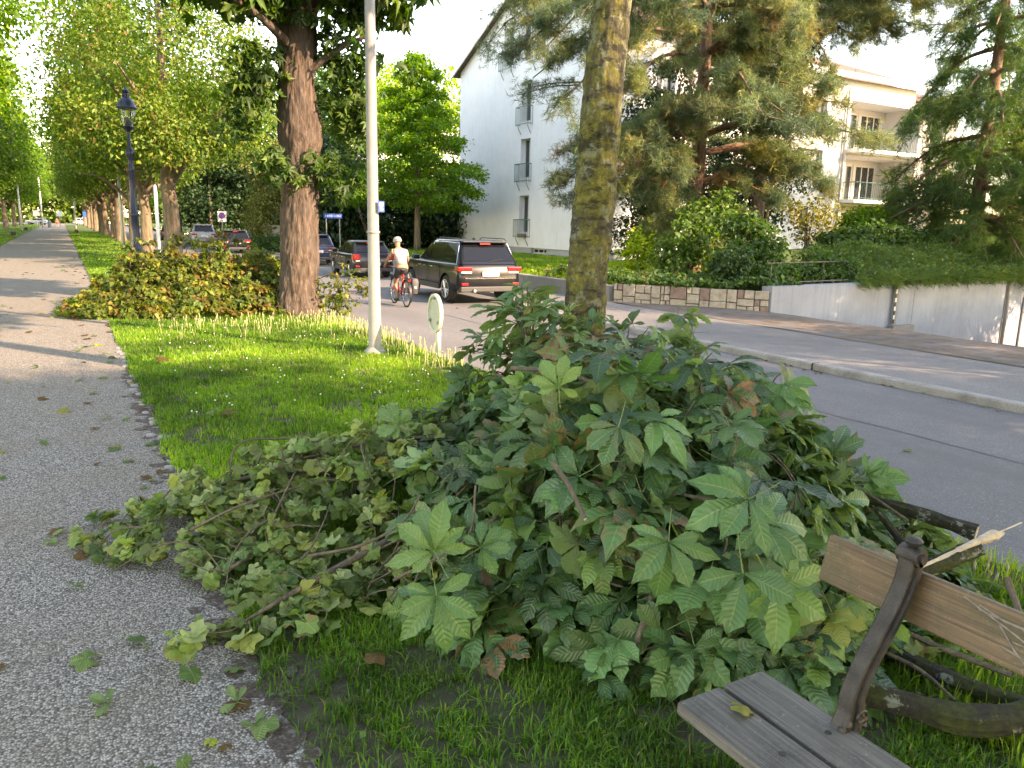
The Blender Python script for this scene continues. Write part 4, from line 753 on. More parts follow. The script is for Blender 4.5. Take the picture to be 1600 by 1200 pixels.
# ivy clad trunk and evergreen masses between them
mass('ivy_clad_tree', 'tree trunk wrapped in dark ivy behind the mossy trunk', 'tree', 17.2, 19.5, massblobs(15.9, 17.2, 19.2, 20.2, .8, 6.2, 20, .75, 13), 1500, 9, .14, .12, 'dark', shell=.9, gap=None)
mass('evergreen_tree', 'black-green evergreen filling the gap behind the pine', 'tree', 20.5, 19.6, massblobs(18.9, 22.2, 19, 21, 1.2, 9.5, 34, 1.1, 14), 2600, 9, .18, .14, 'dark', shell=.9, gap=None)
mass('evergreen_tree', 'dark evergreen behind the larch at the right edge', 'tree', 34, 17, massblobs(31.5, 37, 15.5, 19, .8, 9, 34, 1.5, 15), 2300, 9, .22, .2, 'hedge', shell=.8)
shrub('leafy_shrub', 'fresh green shrub with rising shoots beside the stone wall end', 'shrub', 13.2, 12.4, .4, [(0, 0, .5, .9, .6, .5), (.5, .2, .9, .7, .5, .6), (-.4, 0, .3, .6, .5, .4), (.2, .4, 1.3, .5, .4, .4)], 420, 8, .11, .13, 'hedge', hue=(.45, .3))
shrub('leafy_shrub', 'taller airy shrub with pale leaves left of the green one', 'shrub', 12.9, 14.2, .4, [(0, 0, 1.0, .7, .6, .5), (.9, .2, 1.5, .7, .6, .5), (-.3, 0, .5, .6, .5, .4), (1.3, .4, 1.9, .5, .5, .4)], 330, 7, .13, .15, 'hedge', hue=(.75, .2))
shrub('yellow_shrub', 'small golden green shrub between the mossy trunk and the ivy', 'shrub', 12.9, 15.8, .4, [(0, 0, .5, .45, .45, .5), (.2, .2, 1.0, .35, .35, .35)], 170, 7, .10, .12, 'bright', hue=(.9, .15), br=(.7, .2))
shrub('yellow_shrub', 'bright yellow green bush under the pine next to the dark trunk', 'shrub', 15.0, 15.4, .4, [(0, 0, .5, .35, .4, .5), (.1, .2, .95, .3, .3, .35)], 130, 7, .09, .12, 'bright', hue=(.8, .15), br=(.7, .2))
shrub('wall_shrub', 'dark bush spilling over the right end of the stone wall', 'shrub', 12.35, 11.5, .4, [(0, 0, .2, .5, .35, .3), (-.2, .3, .5, .4, .35, .35)], 260, 8, .08, .10, 'dark', hue=(.8, .2))
shrub('slender_shrub', 'thin bare stemmed shrub with pale leaves before the cream house wall', 'shrub', 18.4, 15.0, .5, [(0, 0, 1.7, .9, .6, .45), (.3, .1, 1.1, .6, .5, .4)], 150, 6, .14, .12, 'yew', hue=(.9, .2))
shrub('clipped_bush', 'rounded clipped green bush above the ramp wall hedge', 'shrub', 20.3, 14.2, .45, [(0, 0, .9, 1.8, .9, .55), (-1.3, 0, .8, .9, .8, .45), (1.4, 0, .85, .9, .8, .45)], 1300, 9, .1, .13, 'hedge', hue=(.35, .2), shell=1.2, gap=None)
shrub('clipped_bush', 'sunlit yellow-green bush poking above the clipped one', 'shrub', 21.8, 15.6, .5, [(0, 0, 1.45, .9, .7, .45)], 420, 9, .1, .13, 'bright', hue=(.5, .2), shell=1., gap=None)
# trailing cover along the ramp wall
t = thing('trailing_shrub', 'long feathery green shrub trailing over the top of the white ramp wall', 'shrub', (19, 11.8, .5))
N = 9500; u = rng.random(N) ** .85; xx = 14.9 + u * 10; hh = rng.random(N); yy = 10.95 + (xx - 12.05) * .0776 + .1 + hh * 1.4; zz = .62 + .62 * np.sqrt(hh) * (.7 + .3 * np.minimum(1, (xx - 14.6) / 1.5)) + rng.normal(0, .07, N) + .22 * np.array([noise.noise(Vector((a * .9, b * 1.5, 3))) for a, b in zip(xx, yy)])
lip = rng.random(N) < .32; yy = np.where(lip, 10.42 + (xx - 12.05) * .0776 + rng.random(N) * .25, yy); zz = np.where(lip, .60 - rng.random(N) ** 2 * .17 + .25 * rng.random(N), zz)
foliage('foliage', 'hang', np.c_[xx, yy, zz], np.c_[rng.normal(.5, .5, N), -np.ones(N) * .7, rng.normal(-.25, .5, N)], rng.normal(0, 1, (N, 3)), .17, np.c_[np.clip(rng.normal(.4, .25, N) + .5 * np.array([noise.noise(Vector((a * 1.5, b * 2, 9))) for a, b in zip(xx, yy)]), 0, 1), np.clip(rng.normal(.5, .2, N) + (hh - .5) * .2, 0, 1), np.zeros(N)], M['larch'], t)
N2 = 4200; s_ix = rng.integers(0, N, N2); foliage('leaves', 'oval', np.c_[xx, yy, zz][s_ix] + rng.normal(0, .05, (N2, 3)) + [0, -.02, .03], rng.normal(0, 1, (N2, 3)), rng.normal(0, .6, (N2, 3)) + [0, -.5, .6], .085 * rng.uniform(.6, 1.3, N2), np.c_[rng.random(N2), rng.random(N2), np.zeros(N2)], M['hedge'], t)
shrub('bank_bush', 'low leafy plants at the left end of the ramp wall behind the timber rail', 'shrub', 13.9, 11.5, .42, [(-1, 0, .25, .8, .35, .22), (.3, .1, .3, .8, .35, .28), (1.2, .1, .35, .7, .35, .35)], 420, 8, .09, .10, 'hedge', hue=(.4, .3))
# ground cover on the bank behind the stone wall and on the gable lawn
def cover(label, x0, x1, yf, n, size, mat, z, hue, kind='stuff'):
    xx = rng.uniform(x0, x1, n); yy = np.array([yf(x) for x in xx]); yy = yy + rng.random(n) ** 1.3 * 3.5; zz = z + .10 * np.abs([noise.noise(Vector((a * 1.3, b * 1.3, 0))) for a, b in zip(xx, yy)]) * 3 + rng.random(n) * .08
    o = foliage('ground_cover', 'oval', np.c_[xx, yy, zz], rng.normal(0, 1, (n, 3)), rng.normal(0, .45, (n, 3)) + [0, -.3, .8], size * rng.uniform(.7, 1.3, n), np.c_[np.clip(rng.normal(*hue, n), 0, 1), rng.random(n) * .8 + .1, (rng.random(n) < .05) * 1.], M[mat], None)
    return props(o, label, 'ground cover', kind='stuff')
cover('ivy and strawberry plants creeping over the bank behind the stone wall', 10.25, 13.2, lambda x: 13.05 - (x - 10.2) * 1.32 if x < 12.05 else 10.8, 5200, .09, 'hedge', .46, (.5, .3))
cover('leafy weeds along the edge of the gable lawn', 10.4, 14, lambda x: 14.6, 1500, .09, 'bright', .38, (.6, .3))

# ------------------------------------------------------------------ vehicles
def baked(o):
    dg = bpy.context.evaluated_depsgraph_get(); dg.update(); me = bpy.data.meshes.new_from_object(o.evaluated_get(dg)); return me
def rring(y0, y1, w_, z, r=.12, k=4, crown_=0, wf=None):
    """rounded rectangle ring in plan, y0 = rear, y1 = front; wf = half width at the front"""
    wf = wf or w_; P = []
    for (cx, cyy, a0) in ((w_ - r, y0 + r, -90), (wf - r, y1 - r, 0), (-wf + r, y1 - r, 90), (-w_ + r, y0 + r, 180)):
        for i in range(k): a = R_(a0 + 90 * i / (k - 1)); P.append((cx + r * math.cos(a), cyy + r * math.sin(a), z))
    return P
def loft(mb, rings):
    n = len(rings[0]); V = [p for r in rings for p in r]
    F = [(j * n + i, j * n + (i + 1) % n, (j + 1) * n + (i + 1) % n, (j + 1) * n + i) for j in range(len(rings) - 1) for i in range(n)] + [tuple(range(n))[::-1], tuple((len(rings) - 1) * n + i for i in range(n))]
    return mb.add(V, F)
K = 1 / S
def car(name, label, loc, rotz, paintm, L=4.8, W=1.94, H=1.74, belt=1.08, hood=1.02, clear=.36, wb=2.9, wr=.375, rear_ov=.98, kind='suv', group=None, cat='car', lights='wide'):
    t = thing(name, label, cat, loc, rotz, group); hw = W / 2; yr, yf = -L / 2, L / 2; ya = yr + rear_ov; yb = ya + wb
    m = MB(); rg = []
    for (z, dr, df, wd) in [(clear, .22, .25, .93), (clear + .05, .06, .10, .98), (clear + .22, .0, .02, 1.0), (.78 * belt, .03, .0, 1.0), (belt - .16, .05, .05, .995), (belt - .04, .08, .16, .97)]:
        rg.append(rring(yr + dr, yf - df, hw * wd, z, .20, 5, wf=hw * wd * .93))
    rg.append(rring(yr + .12, yf - .35, hw * .93, belt, .2, 5, wf=hw * .84)); rg.append(rring(yr + .3, yf - .7, hw * .8, belt + .015, .15, 5, wf=hw * .7)); loft(m, rg); m.scale(K)
    body = part('body', m, M[paintm], t, local=True, smooth='auto')
    c = MB()
    for y in (ya, yb): c.wheel((0, y * K, wr * K), (wr + .065) * K, W * 1.2 * K, 28, 'x', [(.001, -W * .6 * K), ((wr + .06) * K, -W * .6 * K), ((wr + .06) * K, -W * .33 * K), (.001, -W * .33 * K)]); c.wheel((0, y * K, wr * K), (wr + .065) * K, W * 1.2 * K, 28, 'x', [(.001, W * .33 * K), ((wr + .06) * K, W * .33 * K), ((wr + .06) * K, W * .6 * K), (.001, W * .6 * K)])
    cu = link(bpy.data.objects.new('tmp', mkmesh('tmp', c.verts(), c.F, M['rubber']))); bo_ = body.modifiers.new('b', 'BOOLEAN'); bo_.object = cu; bo_.solver = 'EXACT'
    keep = (t.location.copy(), t.rotation_euler.copy()); t.location = (0, 0, 0); t.rotation_euler = (0, 0, 0); me = baked(body); body.modifiers.clear(); body.data = me; bpy.data.objects.remove(cu); t.location, t.rotation_euler = keep
    me.materials.clear(); me.materials.append(M[paintm]); me.set_sharp_from_angle(angle=R_(38))
    # greenhouse
    rs_, fs_ = (.08, 1.40) if kind != 'hatch' else (.10, 1.10); tr_, tf_ = (rs_ + (.46 if kind == 'suv' else .5), fs_ + .85); zt = H - .05; m = MB()
    b0 = rring(yr + rs_, yf - fs_, hw * .93, belt - .01, .14, 4, wf=hw * .86); b1 = rring(yr + tr_, yf - tf_, hw * .74, zt, .14, 4, wf=hw * .66)
    mid = [tuple(np.array(p) * .5 + np.array(q) * .5 + np.array([0.02 * np.sign(p[0]), 0, 0])) for p, q in zip(b0, b1)]
    loft(m, [b0, mid, b1, rring(yr + tr_ + .06, yf - tf_ - .08, hw * .70, H - .012, .14, 4, wf=hw * .64), rring(yr + tr_ + .4, yf - tf_ - .5, hw * .45, H, .14, 4, wf=hw * .42)]); m.scale(K)
    part('roof', m, M[paintm], t, local=True, smooth='auto')
    def side(u, v, s, off=.006):          # u along the car (y), v 0 belt..1 roof
        f = (u - (yr + rs_)) / ((yf - fs_) - (yr + rs_)); w0 = hw * (.93 + (.86 - .93) * f); w1 = hw * (.74 + (.66 - .74) * f); x = w0 + (w1 - w0) * v + .02 * (1 - abs(2 * v - 1)) + off
        return (s * x * K, u * K, (belt + (zt - belt) * v) * K)
    def yv(u0, v, front): return u0 + (tr_ - rs_) * v if not front else u0 - (tf_ - fs_) * v
    for s in (-1, 1):
        spans = [(yr + rs_ + .24, yr + .30 * L, 0), (yr + .31 * L, yr + .50 * L, 0), (yr + .51 * L, yf - fs_ - .08, 1)]
        if kind == 'hatch': spans = [(yr + rs_ + .50, yr + .43 * L, 0), (yr + .45 * L, yf - fs_ - .08, 1)]
        for i, (a, b, fr) in enumerate(spans):
            m = MB(); vs = (.06, .5, .9); P = []
            for v in vs:
                aa = yv(a, v, False) if i == 0 else a; bb = yv(b, v, True) if fr else b; P.append([side(aa + (bb - aa) * k / 4, v, s) for k in range(5)])
            m.grid(P if s > 0 else [r[::-1] for r in P]); part('side_window', m, M['glass'], t, local=True, smooth=True)
        if kind == 'suv': part('window_trim', MB().tube([side(yr + rs_ + .2, .0, s, .01), side(yr + rs_ + .42, .94, s, .01), side(yr + .5 * L, .96, s, .012), side(yf - tf_ - .1, .94, s, .01), side(yf - fs_ - .05, .02, s, .01)], .009 * K, 5), M['chrome'], t, local=True)
        part('wing_mirror', MB().box((s * hw * .93 - .02, yf - fs_ - .35, belt + .0), (s * (hw + .16), yf - fs_ - .20, belt + .15)).scale(K), M[paintm], t, local=True, bevel=.02)
        for y in (yr + .40 * L, yr + .60 * L): part('door_handle', MB().box((s * hw * .985 - .01, y, belt - .16), (s * (hw + .02), y + .17, belt - .13)).scale(K), M['chrome'], t, local=True)
        for y in (yr + .29 * L, yr + .49 * L, yr + .70 * L): part('door_seam', MB().box((s * (hw - .01), y, clear + .16), (s * (hw + .0035), y + .008, belt - .06)).scale(K), M['black'], t, local=True)
        part('sill', MB().box((s * (hw - .08), ya + wr + .1, clear - .03), (s * (hw + .008), yb - wr - .1, clear + .12)).scale(K), M['bumperdark'], t, local=True, bevel=.01)
        if kind == 'suv': part('roof_rail', MB().tube([tuple(np.array(q) * K) for q in ((s * hw * .72, yr + .5, H - .02), (s * hw * .72, yr + .6, H + .04), (s * hw * .70, yf - tf_ - .5, H + .04), (s * hw * .68, yf - tf_ - .35, H - .03))], .014 * K, 6), M['bumperdark'], t, local=True, smooth=True)
        for y in (ya, yb):
            cc = (s * (hw - .135) * K, y * K, wr * K)
            wv = part('wheel', MB().wheel(cc, wr * K, .20 * K), M['rubber'], t, local=True, smooth='auto')
            m = MB(); m.wheel((s * (hw - .015) * K, y * K, wr * K), wr * .68 * K, .02 * K, 28, 'x', [(wr * .60 * K, -.01), (wr * .68 * K, -.01), (wr * .68 * K, .01), (wr * .60 * K, .01), (wr * .60 * K, -.01)], cap=False)
            for k in range(5 if kind == 'hatch' else 10):
                a = 2 * math.pi * (k + (.12 if k % 2 else -.12)) / (5 if kind == 'hatch' else 10); m.tube([(s * (hw - .01) * K, (y + .03 * math.cos(a)) * K, (wr + .03 * math.sin(a)) * K), (s * (hw - .02) * K, (y + wr * .63 * math.cos(a)) * K, (wr + wr * .63 * math.sin(a)) * K)], .02 * K, 5)
            m.wheel((s * (hw - .02) * K, y * K, wr * K), .07 * K, .03 * K, 14); part('rim', m, M['alloy'], wv, local=True)
            m = MB(); m.wheel((s * (hw - .03) * K, y * K, wr * K), wr * .66 * K, .01 * K, 24, 'x', [(.001, -.005), (wr * .66 * K, -.005), (wr * .66 * K, .005), (.001, .005)]); part('wheel_disc', m, M['black'], wv, local=True)
    # rear window and tail
    def rear(u, v, off=.008):
        w0, w1 = hw * .93 - .13, hw * .74 - .10; return (u * (w0 + (w1 - w0) * v) * K, (yr + rs_ + (tr_ - rs_) * v - off) * K, (belt + (zt - belt) * v) * K)
    m = MB(); m.grid([[rear(u, v) for u in (-1, -.5, 0, .5, 1)] for v in (.14, .5, .84)]); part('rear_window', m, M['glass'], t, local=True, smooth=True)
    def fro(u, v, off=.008):
        w0, w1 = hw * .86 - .12, hw * .66 - .09; return (u * (w0 + (w1 - w0) * v) * K, (yf - fs_ - (tf_ - fs_) * v + off) * K, (belt + (zt - belt) * v) * K)
    m = MB(); m.grid([[fro(u, v) for u in (1, 0, -1)] for v in (.06, .9)]); part('windscreen', m, M['glass'], t, local=True, smooth=True)
    part('spoiler', MB().box((-hw * .70, yr + tr_ - .16, H - .075), (hw * .70, yr + tr_ + .14, H - .03)).scale(K), M[paintm], t, local=True, bevel=.012)
    part('high_brake_light', MB().box((-.16, yr + tr_ - .15, H - .12), (.16, yr + tr_ - .05, H - .078)).scale(K), M['taillight'], t, local=True)
    part('wiper', MB().tube([tuple(np.array(rear(.0, .1, .03))), tuple(np.array(rear(.55, .2, .03)))], .009 * K, 5), M['black'], t, local=True)
    for s in (-1, 1):
        a, b = (hw * .56, hw * 1.004) if lights == 'wide' else (hw * .66, hw * 1.006); z0_, z1_ = (belt - .20, belt - .075) if lights == 'wide' else (belt - .23, belt + .0)
        x0, x1 = sorted((s * a, s * b)); tl = part('tail_light', MB().box((x0, yr + .02, z0_), (x1, yr + .30, z1_)).scale(K), M['taillight'], t, local=True, bevel=.018)
        x0, x1 = sorted((s * (a + .02), s * (b - .1))); part('reversing_lens', MB().box((x0, yr + .012, z0_ - .05), (x1, yr + .1, z0_)).scale(K), M['clearlens'], tl, local=True, bevel=.006)
        x0, x1 = sorted((s * hw * .70, s * hw * .9)); part('reflector', MB().box((x0, yr - .014, clear + .16), (x1, yr + .05, clear + .23)).scale(K), M['taillight'], t, local=True, bevel=.006)
        x0, x1 = sorted((s * hw * .6, s * hw * .9)); part('headlight', MB().box((x0, yf - .2, belt - .26), (x1, yf - .03, belt - .13)).scale(K), M['clearlens'], t, local=True, bevel=.01)
    part('rear_bumper', MB().box((-hw * .93, yr - .018, clear - .02), (hw * .93, yr + .16, clear + .13)).scale(K), M['bumperdark'], t, local=True, bevel=.02)
    if kind == 'suv':
        part('chrome_strip', MB().box((-hw * .80, yr - .012, clear + .34), (hw * .80, yr + .06, clear + .365)).scale(K), M['chrome'], t, local=True)
        part('exhaust_tip', MB().wheel((-hw * .52 * K, (yr + .02) * K, (clear + .02) * K), .05 * K, .2 * K, 16, 'y'), M['chrome'], t, local=True)
        part('roof_antenna', MB().box((-.03, yr + 1.0, H - .01), (.03, yr + 1.2, H + .05)).scale(K), M['black'], t, local=True, bevel=.01)
    pl = (.02, .52) if kind == 'suv' else (-.26, .26); zp = belt - .33 if kind == 'suv' else clear + .22
    pp = part('number_plate', MB().box((-.25, yr - .02, zp), (.25, yr + .05, zp + .12)).scale(K), M['plate'], t, local=True)
    return t
car('parked_car', 'black off-road estate car with roof rails and red tail lights nearest on the road', (7.62, 15.75, 0), R_(-2.5), 'carblack', L=4.82, W=1.94, H=1.76, belt=1.12, clear=.38, wb=2.9, wr=.39, group='cars parked along the road')
car('parked_car', 'dark grey hatchback behind the grey lamp pole', (7.95, 23.3, 0), R_(-2.5), 'cardark', L=4.0, W=1.68, H=1.46, belt=.94, clear=.28, wb=2.47, wr=.31, rear_ov=.72, kind='hatch', lights='square', group='cars parked along the road')
car('parked_car', 'dark blue car half hidden by the brown chestnut trunk', (8.25, 30.3, 0), R_(-2.5), 'carblue', L=4.5, W=1.8, H=1.55, belt=.98, clear=.3, wb=2.7, wr=.33, rear_ov=.9, kind='suv', group='cars parked along the road')
car('parked_car', 'black estate car below the no parking sign', (7.35, 41.0, 0), R_(-3), 'carblack', L=4.6, W=1.8, H=1.5, belt=.96, clear=.28, wb=2.7, wr=.33, rear_ov=.95, kind='suv', group='cars parked along the road')
car('parked_car', 'silver people carrier beyond the black estate car', (7.3, 50.5, 0), R_(-3), 'carsilver', L=4.6, W=1.85, H=1.75, belt=1.1, clear=.32, wb=2.7, wr=.34, rear_ov=.9, kind='suv', group='cars parked along the road')
car('parked_car', 'dark car parked at the far end of the road beside the pale tree trunk', (7.0, 64.0, 0), R_(-3), 'cardark', L=4.4, W=1.8, H=1.5, belt=.96, clear=.3, wb=2.6, wr=.33, rear_ov=.9, kind='suv', group='cars parked along the road')
car('passing_car', 'white car crossing at the end of the path, left of the walker', (-3.7, 158, 0), R_(70), 'carwhite', L=4.5, W=1.8, H=1.5, belt=.96, clear=.3, wb=2.6, wr=.33, rear_ov=.9)
car('passing_car', 'white van crossing at the end of the path, right of the walker', (3.6, 160, 0), R_(-80), 'carwhite', L=4.9, W=1.9, H=1.7, belt=1.0, clear=.3, wb=2.8, wr=.33, rear_ov=.9)
car('passing_car', 'white car at the far left behind the left row trunks', (-11, 120, 0), R_(60), 'carwhite', L=4.5, W=1.8, H=1.5, belt=.96, clear=.3, wb=2.6, wr=.33, rear_ov=.9)

# ------------------------------------------------------------------ people
def skinned(name, pts, edges, mat, parent, sub=2):
    """pts: (x,y,z,r); one continuous skinned surface"""
    me = bpy.data.meshes.new(name); me.from_pydata([p[:3] for p in pts], edges, []); o = link(bpy.data.objects.new(name, me)); mo = o.modifiers.new('s', 'SKIN'); mo.use_smooth_shade = True
    for v, p in zip(me.skin_vertices[0].data, pts): v.radius = (p[3], p[4] if len(p) > 4 else p[3])
    me.skin_vertices[0].data[0].use_root = True; ss = o.modifiers.new('u', 'SUBSURF'); ss.levels = sub; ss.render_levels = sub
    nm = baked(o); bpy.data.objects.remove(o); nm.transform(Matrix.Scale(K, 4)); nm.materials.clear(); nm.materials.append(mat); nm.polygons.foreach_set('use_smooth', np.ones(len(nm.polygons), bool))
    q = link(bpy.data.objects.new(name, nm)); q.parent = parent; return q
def body(t, J, hand=True):
    """J: dict of joints in metres, local"""
    names = ['pelvis', 'waist', 'chest', 'neck', 'chin', 'head', 'crown']; P = []; idx = {}
    rad = dict(pelvis=(.15, .11), waist=(.13, .10), chest=(.155, .11), neck=(.055, .055), chin=(.065, .07), head=(.085, .10), crown=(.06, .07))
    for n_ in names: idx[n_] = len(P); P.append((*J[n_], *rad[n_]))
    E = [(i, i + 1) for i in range(6)]
    for s in ('l', 'r'):
        for a, b, r in (('chest', 'sh', .062), ('sh', 'el', .042), ('el', 'wr', .028), ('wr', 'hd', .032)): idx[b + s] = len(P); P.append((*J[b + s], r)); E.append((idx[a if a == 'chest' else a + s], idx[b + s]))
        for k in range(4):
            d = np.array(J['fg' + s]) if 'fg' + s in J else np.array([0, .05, -.06]); o = np.array([(-.024 + .016 * k), 0, 0]); b = np.array(J['hd' + s])
            i0 = len(P); P.append((*(b + o + d * .5), .009)); P.append((*(b + o + d * (1.1 - .08 * abs(k - 1.5)) + [0, -.012, -.015]), .008)); E += [(idx['hd' + s], i0), (i0, i0 + 1)]
        i0 = len(P); P.append((*(np.array(J['hd' + s]) + [(.035 if s == 'l' else -.035), .02, -.01]), .010)); E.append((idx['hd' + s], i0))
        for a, b, r in (('pelvis', 'hp', .095), ('hp', 'kn', .058), ('kn', 'ak', .036), ('ak', 'to', .034)): idx[b + s] = len(P); P.append((*J[b + s], r)); E.append((idx[a if a == 'pelvis' else a + s], idx[b + s]))
        c_ = len(P); mid = np.array(J['kn' + s]) * .7 + np.array(J['ak' + s]) * .3
    return skinned('body', P, E, M['skin'], t)
bx, by, br_ = 5.78, 14.5, R_(-4)
t = thing('person', 'cyclist in pale jersey, dark shorts and white helmet riding away beside the black car', 'person', (bx, by, 0), br_)
J = dict(pelvis=(0, -.18, 1.0), waist=(0, -.10, 1.16), chest=(0, .06, 1.38), neck=(0, .17, 1.52), chin=(0, .22, 1.57), head=(0, .245, 1.64), crown=(0, .25, 1.72),
         shl=(-.18, .08, 1.42), shr=(.18, .08, 1.42), ell=(-.29, .22, 1.20), elr=(.29, .22, 1.20), wrl=(-.29, .42, 1.06), wrr=(.29, .42, 1.06), hdl=(-.28, .48, 1.04), hdr=(.28, .48, 1.04), fgl=(0, .03, -.05), fgr=(0, .03, -.05),
         hpl=(-.10, -.14, .95), hpr=(.10, -.14, .95), knl=(-.11, .10, .58), knr=(.11, .22, .80), akl=(-.11, -.02, .20), akr=(.11, .02, .46), tol=(-.115, .14, .13), tor=(.115, .17, .42))
body(t, J)
skinned('jersey', [(0, -.19, 1.06, .155, .12), (0, -.10, 1.18, .145, .118), (0, .04, 1.36, .17, .125), (0, .13, 1.46, .10, .08), (-.18, .075, 1.42, .075), (-.245, .15, 1.29, .058), (.18, .075, 1.42, .075), (.245, .15, 1.29, .058)], [(0, 1), (1, 2), (2, 3), (2, 4), (4, 5), (2, 6), (6, 7)], M['shirt'], t)
skinned('shorts', [(0, -.20, 1.04, .165, .13), (0, -.18, .96, .15, .12), (-.105, -.11, .90, .10), (-.11, .03, .70, .076), (.105, -.09, .92, .10), (.11, .10, .85, .078)], [(0, 1), (1, 2), (2, 3), (1, 4), (4, 5)], M['shorts'], t)
m = MB(); m.lathe([(.05, -.02), (.105, -.015), (.118, .02), (.112, .07), (.08, .115), (.03, .135), (.001, .138)], (0, 0, 0), 18); m.xf(Matrix.Rotation(-.25, 4, 'X') @ Matrix.Diagonal((.95, 1.25, 1, 1))); m.V = [v + [0, .245, 1.68] for v in m.V]; m.scale(K)
hm = part('helmet', m, M['plinth'], t, local=True, smooth='auto')
m = MB(); [m.tube([(x, .245 - .12, 1.73), (x * .9, .245, 1.80), (x, .245 + .12, 1.76)], .011, 5) for x in (-.06, -.02, .02, .06)]; m.scale(K); part('helmet_vents', m, M['black'], hm, local=True)
for s in ('l', 'r'):
    a, b = np.array(J['ak' + s]), np.array(J['to' + s]); skinned('shoe', [(*(a + [0, -.05, -.05]), .036), (*(a + [0, .03, -.04]), .042), (*(b + [0, .03, -.01]), .038)], [(0, 1), (1, 2)], M['black'], t, 1)
t = thing('bicycle', 'red touring bicycle with a rear pannier ridden by the cyclist', 'bicycle', (bx, by, 0), br_)
yr_, yf_, wr_ = -.52, .55, .345
m = MB()
def tb(a, b, r=.016): m.tube([tuple(np.array(a) * K), tuple(np.array(b) * K)], r * K, 8)
BB = (0, -.08, .29); ST = (0, -.22, .84); HT = (0, .38, .86); HB = (0, .42, .68)
for a, b, r in ((BB, ST, .017), (ST, HT, .017), (BB, HB, .021), (HT, HB, .02), ((.0, -.22, .84), (.06, yr_, wr_), .009), ((0, -.22, .84), (-.06, yr_, wr_), .009), (BB, (.06, yr_, wr_), .010), (BB, (-.06, yr_, wr_), .010), (HB, (.05, yf_, wr_), .013), (HB, (-.05, yf_, wr_), .013)): tb(a, b, r)
part('frame', m, M['bikered'], t, local=True, smooth=True)
for y in (yr_, yf_):
    m = MB(); n = 40; rr = [(0, y + wr_ * math.cos(a), wr_ + wr_ * math.sin(a)) for a in np.linspace(0, 2 * math.pi, n + 1)]; m.tube(rr, .019, 8, False); m.scale(K); wv = part('wheel', m, M['rubber'], t, local=True, smooth=True)
    m = MB(); m.tube([(0, y + (wr_ - .03) * math.cos(a), wr_ + (wr_ - .03) * math.sin(a)) for a in np.linspace(0, 2 * math.pi, n + 1)], .010, 6, False)
    for k in range(20): a = 2 * math.pi * k / 20; m.tube([((.03 if k % 2 else -.03), y, wr_), (0, y + (wr_ - .03) * math.cos(a), wr_ + (wr_ - .03) * math.sin(a))], .002, 3)
    m.tube([(-.05, y, wr_), (.05, y, wr_)], .02, 8); m.scale(K); part('rim', m, M['chrome'], wv, local=True, smooth=True)
    m = MB(); m.grid([[(x, y + (wr_ + .035) * math.cos(a), wr_ + (wr_ + .035) * math.sin(a)) for x in (-.03, .03)] for a in np.linspace(R_(20 if y < 0 else 45), R_(215 if y < 0 else 170), 14)]); m.scale(K); part('mudguard', m, M['black'], t, local=True, smooth=True)
m = MB(); m.tube([(0, -.22, .84), (0, -.25, .94)], .014, 8); m.box((-.07, -.36, .94), (.07, -.14, .97)); m.scale(K); part('saddle', m, M['black'], t, local=True, bevel=.01)
m = MB(); m.tube([(0, .38, .86), (0, .36, 1.0)], .014, 8); m.tube(catmull([(-.31, .44, 1.02), (-.2, .42, 1.02), (0, .42, 1.0), (.2, .42, 1.02), (.31, .44, 1.02)], 4), .013, 8); m.scale(K); part('handlebar', m, M['black'], t, local=True, smooth=True)
m = MB(); m.tube([(-.02, -.22, .74), (-.05, -.72, .74)], .008, 6); m.tube([(.05, -.22, .74), (.05, -.72, .74)], .008, 6); m.tube([(.05, -.7, .74), (.06, yr_, wr_)], .007, 6); m.tube([(-.05, -.7, .74), (-.06, yr_, wr_)], .007, 6); m.scale(K); part('rack', m, M['black'], t, local=True)
m = MB(); loft(m, [rring(-.74, -.42, .075, .36, .04), rring(-.76, -.40, .095, .5, .04), rring(-.76, -.40, .10, .68, .04), rring(-.73, -.43, .08, .75, .04)]); m.V = [v + [.17, 0, 0] for v in m.V]; m.scale(K); pn = part('pannier', m, M['bumperdark'], t, local=True, smooth='auto'); part('pannier_reflector', MB().box((.14, -.775, .5), (.2, -.763, .56)).scale(K), M['clearlens'], pn, local=True)
m = MB(); m.box((-.03, -.80, .68), (.03, -.75, .74)); m.scale(K); part('rear_light', m, M['taillight'], t, local=True)
m = MB(); m.wheel((.04, -.08, .29), .09, .006, 20)
for s, a in ((1, 1.75), (-1, -1.4)): e = np.array([s * .10, -.08 + .17 * math.cos(a), .29 + .17 * math.sin(a)]); m.tube([(s * .06, -.08, .29), tuple(e * [.7, 1, 1]), ], .010, 6); m.box(tuple(e - [.045, .05, .01]), tuple(e + [.045, .05, .01]))
m.scale(K); part('crankset', m, M['black'], t, local=True)
t = thing('person', 'distant walker in a rust red top standing at the end of the gravel path', 'person', (-.52, 128, 0), R_(180))
J = dict(pelvis=(0, 0, .95), waist=(0, 0, 1.1), chest=(0, 0, 1.32), neck=(0, 0, 1.5), chin=(0, .02, 1.55), head=(0, .02, 1.63), crown=(0, .02, 1.71), shl=(-.19, 0, 1.42), shr=(.19, 0, 1.42), ell=(-.25, -.02, 1.14), elr=(.25, -.02, 1.14), wrl=(-.25, .08, .90), wrr=(.25, .08, .90), hdl=(-.25, .1, .83), hdr=(.25, .1, .83), fgl=(0, .0, -.08), fgr=(0, .0, -.08),
         hpl=(-.1, 0, .9), hpr=(.1, 0, .9), knl=(-.12, .12, .5), knr=(.12, -.02, .5), akl=(-.13, .16, .09), akr=(.13, -.2, .12), tol=(-.13, .28, .04), tor=(.13, -.08, .05))
